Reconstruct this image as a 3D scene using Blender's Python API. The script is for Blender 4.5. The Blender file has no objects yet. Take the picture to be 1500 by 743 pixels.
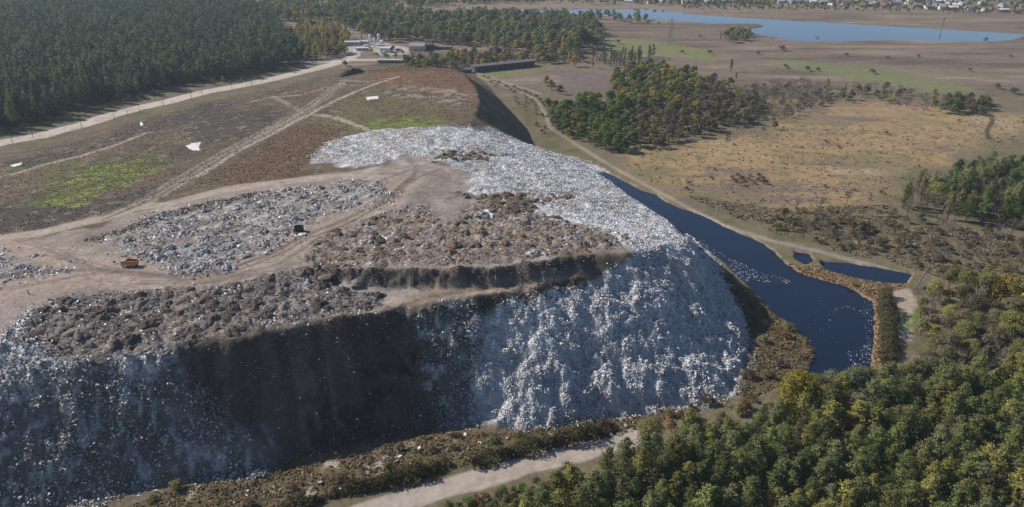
import bpy, math, random, time
import numpy as np
from mathutils import Vector
from mathutils.geometry import delaunay_2d_cdt

T0 = time.time()
RNG = np.random.default_rng(11)
random.seed(5)
SC = bpy.context.scene
COL = SC.collection
R = math.radians

# ------------------------------------------------------------------ camera model (photo pixels 1500 x 743)
F, CX, CY, CAMH, PITCH = 1080.0, 750.0, 371.5, 125.0, R(24.9)
CP, SP = math.cos(PITCH), math.sin(PITCH)

def ray(px, py):
    u = (np.asarray(px, float) - CX) / F
    v = (CY - np.asarray(py, float)) / F
    return u, CP + v * SP, -SP + v * CP

def at_z(px, py, z=0.0):
    dx, dy, dz = ray(px, py)
    t = (z - CAMH) / dz
    return dx * t, dy * t

def project(x, y, z):
    zc = y * CP - (z - CAMH) * SP
    yc = y * SP + (z - CAMH) * CP
    return CX + F * x / zc, CY - F * yc / zc, zc

# ------------------------------------------------------------------ noise
def vnoise(x, y, seed=0):
    xi = np.floor(x); yi = np.floor(y)
    fx = x - xi; fy = y - yi
    fx = fx * fx * (3 - 2 * fx); fy = fy * fy * (3 - 2 * fy)
    def h(i, j):
        s = np.sin(i * 127.1 + j * 311.7 + seed * 74.7) * 43758.5453
        return s - np.floor(s)
    a = h(xi, yi); b = h(xi + 1, yi); c = h(xi, yi + 1); d = h(xi + 1, yi + 1)
    return (a + (b - a) * fx) * (1 - fy) + (c + (d - c) * fx) * fy

def fbm(x, y, scale, seed=0, octv=4, gain=0.5):
    x = np.asarray(x, float) / scale; y = np.asarray(y, float) / scale
    s = 0.0; a = 1.0; n = 0.0
    for k in range(octv):
        s = s + a * (vnoise(x, y, seed + k * 13) - 0.5); n += a
        a *= gain
        x, y = x * 1.8 + y * 0.9 + 3.1, y * 1.8 - x * 0.9 + 7.7
    return s / n * 2.0          # about -1..1

def smooth(a, b, x):
    t = np.clip((x - a) / (b - a), 0, 1)
    return t * t * (3 - 2 * t)

# ------------------------------------------------------------------ landform: breaklines (px, py, height)
BL = [
 # toe of the mound, front and right
 [(-400, 850, 0), (-100, 785, 0), (0, 752, 0), (80, 742, 0), (250, 705, 0), (390, 681, 0), (430, 659, 0), (500, 648, 0), (560, 638, 0),
  (640, 621, 0), (720, 618, 0), (780, 630, 0), (870, 612, 0), (950, 600, 0), (1040, 585, 0), (1080, 568, 0), (1095, 520, 0),
  (1092, 470, 0), (1078, 440, 0), (1050, 392, 0), (1010, 347, 0), (950, 305, 0), (900, 270, 0), (860, 243, 0), (840, 232, 0),
  (800, 222, 0), (775, 215, 0), (762, 197, 0), (735, 150, 0), (712, 122, 0), (690, 106, 0)],
 # toe behind and along the haul road
 [(690, 104, 0), (620, 93, 0), (560, 92, 0), (515, 98, 0), (480, 106, 0), (440, 119, 0), (400, 129, 0), (300, 150, 0), (200, 175, 0), (100, 203, 0),
  (0, 226, 0), (-150, 260, 0), (-500, 330, 0)],
 # front edge
 [(-400, 620, 22), (-100, 560, 23), (0, 545, 23.5), (100, 533, 24), (250, 515, 25), (330, 500, 25), (450, 475, 25), (590, 455, 25),
  (680, 437, 24.7), (790, 420, 24.5), (860, 403, 24.5), (920, 391, 24.2), (1000, 362, 21.5)],
 # rim of the white tip, right and back
 [(1000, 362, 21.5), (1003, 350, 18.5), (980, 327, 16), (930, 295, 14), (880, 262, 12), (840, 241, 12), (800, 222, 13), (760, 207, 16), (700, 192, 20), (660, 187, 22)],
 # terrace step
 [(470, 397, 28.2), (560, 397, 29.4), (640, 398, 29.6), (720, 394, 29.6), (800, 385, 29.3), (840, 380, 28.6), (920, 373, 26.4), (985, 358, 23)],
 [(470, 416, 26.3), (560, 422.5, 25.2), (640, 424, 25.0), (720, 419, 25.0), (800, 411, 25.0), (838, 400, 25.2)],
 # crest of the old mound on the right
 [(690, 192, 22), (692, 176, 23), (703, 150, 24), (697, 128, 24), (680, 108, 23)],
 [(680, 108, 23), (640, 103, 23), (600, 104, 21), (560, 106, 18)],
 # old field
 [(0, 350, 23), (150, 318, 22), (290, 248, 19), (400, 187, 16), (440, 165, 15), (495, 125, 12)],
 [(-300, 330, 15), (0, 262, 12), (120, 232, 11), (215, 200, 9), (330, 165, 8), (430, 130, 6)],
 [(-400, 420, 22), (0, 400, 25), (150, 420, 26)], [(0, 440, 25.5), (60, 480, 26), (0, 505, 25.5)],
]
PT = [(580, 114, 20), (545, 143, 20), (620, 112, 23), (470, 170, 17), (520, 180, 20), (640, 178, 22), (700, 255, 25), (850, 290, 22),
      (640, 245, 26), (560, 240, 25), (480, 225, 22), (590, 300, 28), (760, 320, 28), (900, 340, 26.5), (955, 350, 24), (700, 370, 29.5), (500, 345, 28),
      (350, 330, 26), (200, 345, 25), (300, 400, 27), (400, 420, 27), (250, 480, 26), (440, 450, 26.3), (520, 440, 25.8), (780, 250, 20), (880, 320, 23)]
P3 = []
JR = np.random.default_rng(3)
for li, L in enumerate(BL):
    rag = 1.0 if li in (2, 4, 5) else 0.0
    W = [(*at_z(a, b, c), c) for a, b, c in L]
    for (x0, y0, z0), (x1, y1, z1) in zip(W[:-1], W[1:]):
        n = max(1, int(math.hypot(x1 - x0, y1 - y0) / (2.2 if rag else 4.0)))
        for k in range(n):
            t = k / n
            j = JR.normal(0, .55, 3) * rag; j[1] = abs(j[1]) if li == 4 else (-abs(j[1]) if li == 5 else j[1])
            P3.append((x0 + (x1 - x0) * t + j[0], y0 + (y1 - y0) * t + j[1] * 1.5, z0 + (z1 - z0) * t + j[2] * (.9 if li == 4 else .4)))
    P3.append(W[-1])
for a, b, c in PT:
    x, y = at_z(a, b, c); P3.append((float(x), float(y), c))
for x in np.linspace(-2500, 2500, 21):
    P3 += [(x, 20, 0), (x, 3000, 0)]
for x, y in ((-20, 90), (60, 110), (130, 160), (160, 250), (160, 330), (130, 400), (100, 480), (60, 600), (-60, 110), (-130, 760)):
    P3.append((x, y, 0))
for (ra, rb, rz), (ta, tb) in zip(((720, 430, 24.6), (790, 420, 24.5), (860, 403, 24.5), (920, 391, 24.5), ), ((720, 618), (790, 628), (870, 612), (950, 600))):
    A_ = at_z(ra, rb, rz); B_ = at_z(ta, tb, 0)
    for t, dz in ((.25, 1.6), (.5, 2.4), (.75, 1.8)):
        P3.append((A_[0] + (B_[0] - A_[0]) * t, A_[1] + (B_[1] - A_[1]) * t, rz * (1 - t) + dz))
P3 = np.array([(float(a), float(b), float(c)) for a, b, c in P3])
res = delaunay_2d_cdt([Vector((p[0], p[1])) for p in P3], [], [], 0, 0.05, True)
TV = np.array([(v.x, v.y) for v in res[0]])
TZ = np.array([np.mean([P3[i][2] for i in o]) if len(o) else 0.0 for o in res[3]])
GX0, GX1, GY0, GY1 = -430, 330, 60, 800
gx = np.arange(GX0, GX1 + 1.0); gy = np.arange(GY0, GY1 + 1.0)
H0 = np.zeros((len(gy), len(gx)))
for tri in res[2]:
    a, b, c = tri
    (xa, ya), (xb, yb), (xc, yc) = TV[a], TV[b], TV[c]
    za, zb, zc = TZ[a], TZ[b], TZ[c]
    if za == zb == zc == 0: continue
    i0 = max(0, int(math.floor(min(xa, xb, xc) - GX0))); i1 = min(len(gx), int(math.ceil(max(xa, xb, xc) - GX0)) + 1)
    j0 = max(0, int(math.floor(min(ya, yb, yc) - GY0))); j1 = min(len(gy), int(math.ceil(max(ya, yb, yc) - GY0)) + 1)
    if i0 >= i1 or j0 >= j1: continue
    X, Y = np.meshgrid(gx[i0:i1], gy[j0:j1])
    den = (yb - yc) * (xa - xc) + (xc - xb) * (ya - yc)
    if abs(den) < 1e-9: continue
    l1 = ((yb - yc) * (X - xc) + (xc - xb) * (Y - yc)) / den
    l2 = ((yc - ya) * (X - xc) + (xa - xc) * (Y - yc)) / den
    l3 = 1 - l1 - l2
    ok = (l1 >= -1e-6) & (l2 >= -1e-6) & (l3 >= -1e-6)
    Z = l1 * za + l2 * zb + l3 * zc
    H0[j0:j1, i0:i1][ok] = Z[ok]
K = np.pad(H0, 1, mode='edge')
H0 = (K[1:-1, 1:-1] * 4 + K[:-2, 1:-1] * 2 + K[2:, 1:-1] * 2 + K[1:-1, :-2] * 2 + K[1:-1, 2:] * 2 + K[:-2, :-2] + K[2:, 2:] + K[:-2, 2:] + K[2:, :-2]) / 16

def h_base(x, y):
    x = np.asarray(x, float); y = np.asarray(y, float)
    a = np.clip(x - GX0, 0, len(gx) - 1.001); b = np.clip(y - GY0, 0, len(gy) - 1.001)
    i = a.astype(int); j = b.astype(int); fa = a - i; fb = b - j
    z = (H0[j, i] * (1 - fa) + H0[j, i + 1] * fa) * (1 - fb) + (H0[j + 1, i] * (1 - fa) + H0[j + 1, i + 1] * fa) * fb
    inside = (x > GX0) & (x < GX1) & (y > GY0) & (y < GY1)
    return np.where(inside, z, 0.0)

def hit(px, py):
    """where the sight line through a photo pixel meets the landform"""
    px = np.atleast_1d(np.asarray(px, float)); py = np.atleast_1d(np.asarray(py, float))
    dx, dy, dz = ray(px, py)
    dz = np.minimum(dz, -0.02)
    t0 = (32 - CAMH) / dz; t1 = (0 - CAMH) / dz
    best = t1.copy(); done = np.zeros(len(px), bool)
    for k in range(400):
        t = t0 + (t1 - t0) * k / 399
        below = (CAMH + dz * t <= h_base(dx * t, dy * t)) & ~done
        best[below] = t[below]; done |= below
    return dx * best, dy * best

def W(pts):
    p = np.array(pts, float)
    x, y = hit(p[:, 0], p[:, 1])
    return np.stack([x, y], 1)

def W0(pts, z=0.0):
    p = np.array(pts, float)
    x, y = at_z(p[:, 0], p[:, 1], z)
    return np.stack([x, y], 1)

def sdf(poly, x, y):
    """signed distance in metres, positive inside"""
    n = len(poly); d2 = np.full(x.shape, 1e18); ins = np.zeros(x.shape, bool)
    for i in range(n):
        ax, ay = poly[i]; bx, by = poly[(i + 1) % n]
        ex, ey = bx - ax, by - ay
        wx, wy = x - ax, y - ay
        t = np.clip((wx * ex + wy * ey) / (ex * ex + ey * ey + 1e-12), 0, 1)
        d2 = np.minimum(d2, (wx - ex * t) ** 2 + (wy - ey * t) ** 2)
        c = ((ay <= y) != (by <= y)) & (x < ex * (y - ay) / (ey if abs(ey) > 1e-12 else 1e-12) + ax)
        ins ^= c
    d = np.sqrt(d2)
    return np.where(ins, d, -d)

def ldist(line, x, y):
    d2 = np.full(x.shape, 1e18)
    for i in range(len(line) - 1):
        ax, ay = line[i]; bx, by = line[i + 1]
        ex, ey = bx - ax, by - ay
        t = np.clip(((x - ax) * ex + (y - ay) * ey) / (ex * ex + ey * ey + 1e-12), 0, 1)
        d2 = np.minimum(d2, (x - ax - ex * t) ** 2 + (y - ay - ey * t) ** 2)
    return np.sqrt(d2)

def culled(fn, geo, x, y, pad, far):
    lo = geo.min(0) - pad; hi = geo.max(0) + pad
    m = (x > lo[0]) & (x < hi[0]) & (y > lo[1]) & (y < hi[1])
    out = np.full(x.shape, far)
    if m.any(): out[m] = fn(geo, x[m], y[m])
    return out

def pmask(poly, x, y, feather=2.0, wob=0.0, wscale=10.0, seed=3):
    s = culled(sdf, poly, x, y, feather + wob + 1, -1e6)
    if wob:
        m = s > -1e5
        s[m] += wob * fbm(x[m], y[m], wscale, seed, 4)
    return smooth(-feather, feather, s)

def lmask(line, x, y, hw, feather=1.0, wob=0.0, wscale=6.0, seed=5):
    d = culled(ldist, line, x, y, hw + feather + wob + 1, 1e6)
    if wob:
        m = d < 1e5
        d[m] += wob * fbm(x[m], y[m], wscale, seed, 3)
    return 1 - smooth(hw - feather, hw + feather, d)

# ------------------------------------------------------------------ regions, traced on the ground
POND = W0([(874, 257), (920, 288), (966, 317), (1016, 349), (1056, 378), (1090, 408), (1120, 437), (1150, 468), (1190, 495), (1200, 515), (1188, 535), (1180, 565),
           (1292, 565), (1275, 530), (1280, 490), (1276, 440), (1240, 420), (1205, 410), (1175, 400), (1150, 385), (1130, 365), (1080, 340), (1030, 315), (990, 301), (940, 276), (905, 260), (884, 250)])
POOL = W0([(1205, 382), (1240, 384), (1290, 392), (1335, 400), (1330, 413), (1300, 414), (1250, 404), (1215, 394)])
POOL2 = W0([(1163, 367), (1186, 371), (1190, 380), (1180, 385), (1168, 378)])
LAKE = W0([(735, 12), (830, 13), (900, 13), (945, 12), (1000, 18), (1080, 25), (1180, 30), (1260, 35), (1350, 40), (1440, 46), (1560, 51), (1560, 54), (1500, 52), (1480, 57), (1440, 61), (1380, 60), (1290, 58), (1200, 60), (1160, 59), (1138, 54),
           (1100, 48), (1095, 43), (1119, 38), (1113, 35), (1090, 34), (1040, 34), (1000, 31), (960, 27), (920, 25), (880, 23), (830, 20), (780, 19), (740, 17)])
TOE = np.concatenate([W0([(a, b) for a, b, c in BL[0]]), W0([(a, b) for a, b, c in BL[1]])])
WHITE_TOP = W([(458, 226), (480, 209), (560, 191), (640, 186), (700, 191), (760, 206), (800, 221), (832, 228), (862, 238), (884, 252), (892, 264), (930, 294), (980, 327), (1004, 351), (1000, 366),
               (950, 374), (925, 362), (900, 346), (842, 326), (800, 312), (775, 284), (700, 284), (690, 268), (700, 255), (650, 236), (590, 228), (560, 243), (460, 238)])
WHITE_SLOPE = np.concatenate([W([(1000, 358), (940, 380), (880, 410), (800, 430), (700, 478), (698, 560), (705, 612), (770, 632)]), W0([(870, 615), (950, 604), (1040, 590), (1085, 572), (1100, 520), (1096, 470), (1080, 438), (1050, 388), (1012, 345)]), W([(1004, 351)])])
MID_SLOPE = W([(600, 458), (690, 440), (710, 470), (702, 560), (715, 620), (640, 632), (620, 560)])
DARK_WALL = W([(235, 520), (330, 503), (450, 478), (590, 457), (700, 437), (860, 405), (880, 412), (800, 440), (720, 470), (690, 500), (640, 545), (655, 628), (560, 655), (440, 670), (400, 690), (330, 620), (250, 560)])
LEFT_SLOPE = W([(-400, 640), (-60, 560), (0, 540), (110, 532), (235, 520), (300, 590), (395, 680), (390, 700), (250, 716), (80, 745), (0, 755), (-100, 790), (-400, 860)])
LEFT_LIT = W([(-60, 540), (0, 495), (40, 462), (60, 462), (30, 500), (110, 530), (230, 520), (230, 535), (100, 550), (0, 590), (-60, 600)])
GREY_B = W([(160, 348), (225, 312), (330, 290), (450, 272), (560, 265), (575, 290), (540, 306), (480, 315), (440, 338), (405, 365), (330, 392), (270, 402), (215, 385), (180, 366)])
GREY_C = W([(-80, 372), (0, 370), (60, 372), (105, 386), (98, 400), (60, 408), (0, 417), (-80, 420)])
HEAP1 = W([(70, 440), (200, 425), (300, 420), (400, 405), (450, 390), (500, 400), (500, 425), (560, 432), (560, 450), (450, 468), (330, 495), (240, 512), (120, 528), (30, 505), (10, 495)])
HEAP2 = W([(440, 380), (470, 345), (580, 305), (620, 300), (650, 330), (710, 290), (770, 300), (850, 332), (930, 350), (900, 366), (830, 372), (720, 386), (640, 390), (560, 390), (460, 392)])
HEAP3 = W([(660, 282), (720, 284), (840, 283), (845, 292), (790, 300), (770, 315), (700, 320), (720, 295), (665, 292)])
HEAP4 = W([(628, 238), (655, 222), (720, 224), (720, 234), (660, 236), (640, 242)])
TERR = W([(455, 394), (560, 394), (640, 395), (720, 391), (800, 382), (845, 378), (870, 376), (868, 392), (840, 398), (800, 409), (720, 417), (640, 422), (560, 421), (470, 414)])
SHELF = W([(560, 452), (640, 424), (740, 416), (850, 398), (862, 404), (790, 418), (680, 436), (590, 453)])
BARE = W([(-200, 350), (0, 345), (60, 352), (150, 330), (240, 303), (340, 280), (450, 262), (560, 240), (600, 225), (700, 250), (690, 275), (760, 300), (880, 330), (990, 350), (960, 370), (830, 382), (860, 402), (680, 436), (450, 474), (240, 516), (100, 532), (0, 545), (-200, 570)])
GREEN1 = W([(35, 303), (50, 285), (90, 262), (130, 245), (185, 226), (238, 229), (245, 240), (205, 262), (150, 288), (95, 304)])
GREEN2 = W([(520, 187), (560, 170), (640, 168), (655, 180), (630, 190), (560, 193)])
GREEN3 = W([(600, 437), (612, 433), (618, 440), (608, 446)])
BURNT = W([(-60, 320), (0, 305), (60, 300), (140, 302), (160, 292), (200, 285), (235, 272), (230, 282), (150, 315), (60, 335), (-60, 350)])
BURNT2 = W([(0, 240), (60, 225), (120, 222), (170, 195), (250, 172), (300, 152), (350, 150), (330, 165), (250, 190), (200, 200), (110, 228), (40, 246)])
BURNT3 = W([(270, 190), (330, 165), (400, 160), (420, 165), (360, 200), (300, 215)])
RED_MOUND = W([(560, 98), (680, 106), (700, 130), (700, 150), (640, 140), (590, 128), (560, 120), (540, 110)])
GREY_MOUND = W([(570, 125), (640, 128), (700, 138), (690, 152), (620, 150), (560, 138)])
RED2 = W([(290, 272), (330, 245), (380, 215), (430, 185), (470, 180), (510, 190), (480, 210), (450, 240), (430, 258), (340, 272)])
GRASS_TOP = W([(500, 150), (540, 140), (690, 155), (690, 180), (640, 188), (560, 192), (510, 178)])
MARSH = W0([(915, 240), (950, 222), (1010, 208), (1070, 197), (1150, 183), (1230, 178), (1330, 195), (1440, 165), (1500, 170), (1500, 205), (1400, 225), (1330, 250), (1310, 290), (1230, 312), (1140, 305), (1060, 292), (1000, 280), (940, 262)])
MARSH2 = W0([(1130, 145), (1300, 150), (1440, 160), (1500, 165), (1500, 200), (1330, 200), (1180, 180)])
REEDS = W0([(1148, 385), (1200, 390), (1215, 398), (1260, 410), (1330, 418), (1305, 428), (1295, 450), (1300, 560), (1274, 560), (1280, 490), (1277, 440), (1240, 419), (1205, 409), (1165, 402)])
BANK = W0([(1015, 372), (1060, 402), (1110, 442), (1150, 470), (1200, 500), (1196, 530), (1150, 560), (1090, 590), (1085, 560), (1098, 500), (1080, 440), (1050, 395)])
BANKSAND = W0([(1306, 425), (1330, 424), (1345, 435), (1338, 460), (1330, 500), (1318, 500), (1312, 450)])
BANKGREEN = W0([(1316, 464), (1345, 460), (1350, 478), (1325, 484)])
FARGREEN = W0([(1130, 88), (1180, 88), (1260, 96), (1330, 106), (1400, 120), (1440, 135), (1380, 135), (1250, 118), (1180, 104), (1140, 98)])
FARGREEN2 = W0([(868, 60), (900, 55), (1000, 66), (1060, 80), (1040, 90), (980, 82), (890, 73)])
FARGREEN3 = W0([(685, 112), (720, 104), (790, 97), (810, 100), (770, 110), (700, 116)])
OLIVE = W0([(1000, 285), (1130, 305), (1300, 300), (1320, 330), (1500, 345), (1520, 400), (1400, 415), (1330, 392), (1200, 362), (1100, 330)])
TOESCRUB = W0([(150, 760), (250, 716), (390, 694), (430, 672), (560, 655), (640, 634), (770, 635), (880, 615), (1000, 598), (1020, 600), (900, 640), (760, 660), (640, 695), (430, 748), (300, 770)])
FOREST = W0([(-300, 215), (0, 192), (60, 180), (110, 163), (200, 141), (250, 128), (300, 119), (345, 114), (400, 104), (430, 96), (446, 88), (432, 70), (410, 45), (400, 30), (330, 5), (200, 3), (150, 9), (100, 0), (-300, 0)])
YARD = W0([(510, 70), (520, 62), (560, 62), (600, 70), (600, 80), (560, 82), (540, 74), (520, 78)])
FIELD_L = W0([(150, -2), (230, -2), (190, 6), (155, 7)])
MUD = W0([(820, 110), (880, 105), (905, 122), (880, 133), (840, 132)])

ROAD = W0([(-160, 246), (-60, 224), (0, 209), (60, 199), (120, 183), (160, 170), (200, 159), (250, 148), (300, 135), (350, 126), (400, 116), (440, 106), (470, 99), (500, 90), (512, 87)])
ROAD_B = W0([(380, 92), (430, 90), (470, 91), (505, 88), (560, 88)])
ROAD_C = W0([(505, 88), (520, 81), (519, 76), (508, 72), (520, 66), (560, 66), (590, 72)])
ROAD_F = W0([(440, 790), (520, 757), (600, 730), (700, 702), (800, 674), (895, 650), (930, 640)])
TRACKS = [  # photo pixels, half width, strength
 (W([(-60, 272), (0, 260), (60, 243), (120, 228), (170, 212), (215, 195)]), 2.2, .8),
 (W([(-80, 352), (0, 348), (60, 341), (150, 320), (200, 303), (240, 300), (330, 278), (440, 263), (500, 258), (570, 262)]), 4.0, .9),
 (W([(150, 318), (200, 303), (230, 285), (290, 249), (350, 214), (400, 188), (440, 166), (470, 146), (497, 124)]), 5.0, .55),
 (W([(290, 258), (350, 220), (400, 195), (445, 172), (490, 148), (523, 134), (550, 123), (582, 113)]), 2.0, .9),
 (W([(462, 168), (490, 172), (515, 181), (545, 193), (570, 206), (590, 225)]), 2.2, .8),
 (W([(365, 150), (400, 142), (440, 140), (480, 128)]), 1.8, .6),
 (W([(400, 142), (425, 155), (445, 166)]), 1.5, .6),
 (W([(500, 118), (540, 120), (580, 113)]), 1.5, .5),
 (W0([(690, 108), (735, 125), (786, 145), (800, 170), (806, 188), (837, 207), (870, 228), (910, 252), (950, 273), (1000, 300), (1060, 330), (1130, 353), (1190, 366), (1290, 392)]), 1.5, .6),
 (W0([(690, 104), (730, 118), (790, 137)]), 2.0, .5),
]
RUTS = [W([(150, 316), (230, 282), (290, 246), (350, 211), (400, 185), (440, 163), (470, 143), (495, 122)]),
        W([(152, 321), (232, 288), (292, 252), (352, 217), (403, 191), (443, 168), (473, 148), (500, 125)]),
        W([(-80, 420), (60, 398), (140, 395), (260, 405), (330, 395), (400, 370), (440, 348), (500, 325), (570, 290), (600, 262)])]
TYRES = [W(p) for p in ([(60, 372), (130, 390), (190, 404), (270, 410), (340, 400), (410, 372), (450, 348)], [(-60, 432), (40, 420), (120, 405), (180, 398)], [(20, 352), (70, 366), (120, 392), (130, 410)],
    [(330, 408), (400, 390), (430, 372), (460, 352), (520, 322), (580, 288), (610, 250)], [(450, 350), (500, 332), (560, 300), (590, 270), (640, 250)], [(570, 262), (600, 250), (640, 258), (680, 272)], [(590, 228), (610, 245), (600, 270)],
    [(600, 444), (680, 428), (760, 415), (845, 403)], [(610, 440), (690, 424), (770, 411), (850, 400)], [(200, 416), (300, 414), (400, 400), (440, 385)])]
DITCH = W0([(1452, 168), (1454, 178), (1447, 188), (1446, 196), (1450, 204)])
HAUL = W([(-150, 358), (0, 362), (70, 368), (120, 385), (170, 400), (260, 405), (330, 398), (400, 372), (440, 350), (500, 326), (570, 290), (600, 262)])
HAUL2 = W([(-150, 440), (0, 425), (120, 410), (200, 408)])

def masks_height(x, y):
    m = {}
    m['white_top'] = pmask(WHITE_TOP, x, y, 2.5, 7, 14)
    m['white_slope'] = pmask(WHITE_SLOPE, x, y, 1.2, 3, 8)
    m['left_slope'] = pmask(LEFT_SLOPE, x, y, 5, 11, 12)
    m['dark_wall'] = pmask(DARK_WALL, x, y, 2, 4, 9)
    m['mid_slope'] = pmask(MID_SLOPE, x, y, 1.5, 3, 9)
    m['pond'] = np.maximum(np.maximum(pmask(POND, x, y, 1.6, 2.2, 8), pmask(POOL, x, y, 1.5, 1.5, 8)), pmask(POOL2, x, y, 1.2, 1.0, 6))
    m['lake'] = pmask(LAKE, x, y, 4, 6, 60)
    m['lump'] = np.maximum.reduce([pmask(HEAP1, x, y, 3, 4, 9), pmask(HEAP2, x, y, 3, 4, 9), pmask(HEAP3, x, y, 2, 3, 9), pmask(GREY_B, x, y, 3, 4, 9) * .7, pmask(LEFT_LIT, x, y, 2, 3, 8)])
    m['terr'] = pmask(TERR, x, y, 1.2, 1.5, 4)
    m['toe'] = pmask(TOE, x, y, 1.0)
    m['road'] = np.maximum.reduce([lmask(ROAD, x, y, 7.0, 1.0, 1.2, 14), lmask(ROAD_B, x, y, 5, 1.0, 1), lmask(ROAD_C, x, y, 5, 1.0, 1), lmask(ROAD_F, x, y, 3.3, 0.6, .8, 8)])
    return m

def height(x, y, m=None):
    x = np.asarray(x, float); y = np.asarray(y, float)
    if m is None: m = masks_height(x, y)
    z = h_base(x, y)
    n1 = fbm(x, y, 9, 21, 4); n2 = fbm(x, y, 3.0, 31, 3); n3 = fbm(x, y, 24, 41, 3)
    n4 = fbm(x, y, 1.4, 47, 2)
    hill = m['toe']
    soft = 0.12 * n1 + 0.10 * n2
    rough = np.clip(m['white_slope'] * 1.0 + m['left_slope'] * .75 + m['mid_slope'] * .5, 0, 1)
    z = z + soft + hill * 0.35 * n3
    z = z + rough * (.9 * n1 + 1.35 * n2 + 0.55 * n4) + m['terr'] * (1.1 * n2 + .5 * n4) + m['lump'] * (.55 * n2 + .5 * n4)
    # benches that the dozers left in the tipping faces
    bench = vnoise(x * .03 + h_base(x, y) * .32, y * .012, 77)
    z = z + m['left_slope'] * (bench - .5) * 2.2
    z = z + m['white_slope'] * ((bench - .5) * 2.0 + 1.3 * fbm(x, y, 5.5, 49, 2))
    z = z + m['white_top'] * (0.35 * n1 + 0.5 * n2 + .18 * n4)
    # gullies run down the dark face
    g = vnoise((x * .8 + y * .25) / 3.4, y * .02, 91) - .5
    g2 = vnoise((x * .8 + y * .25) / 11, y * .01, 95) - .5
    z = z + m['dark_wall'] * (g * 1.5 + g2 * 2.4 + .5 * n2)
    z = np.where(m['road'] > .5, z * .6 + h_base(x, y) * .4, z)
    z = z - m['pond'] * 2.2 - m['lake'] * 2.5
    return z

def mix(c, col, m):
    return c + (np.asarray(col, float)[None, :] - c) * m[:, None]

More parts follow.
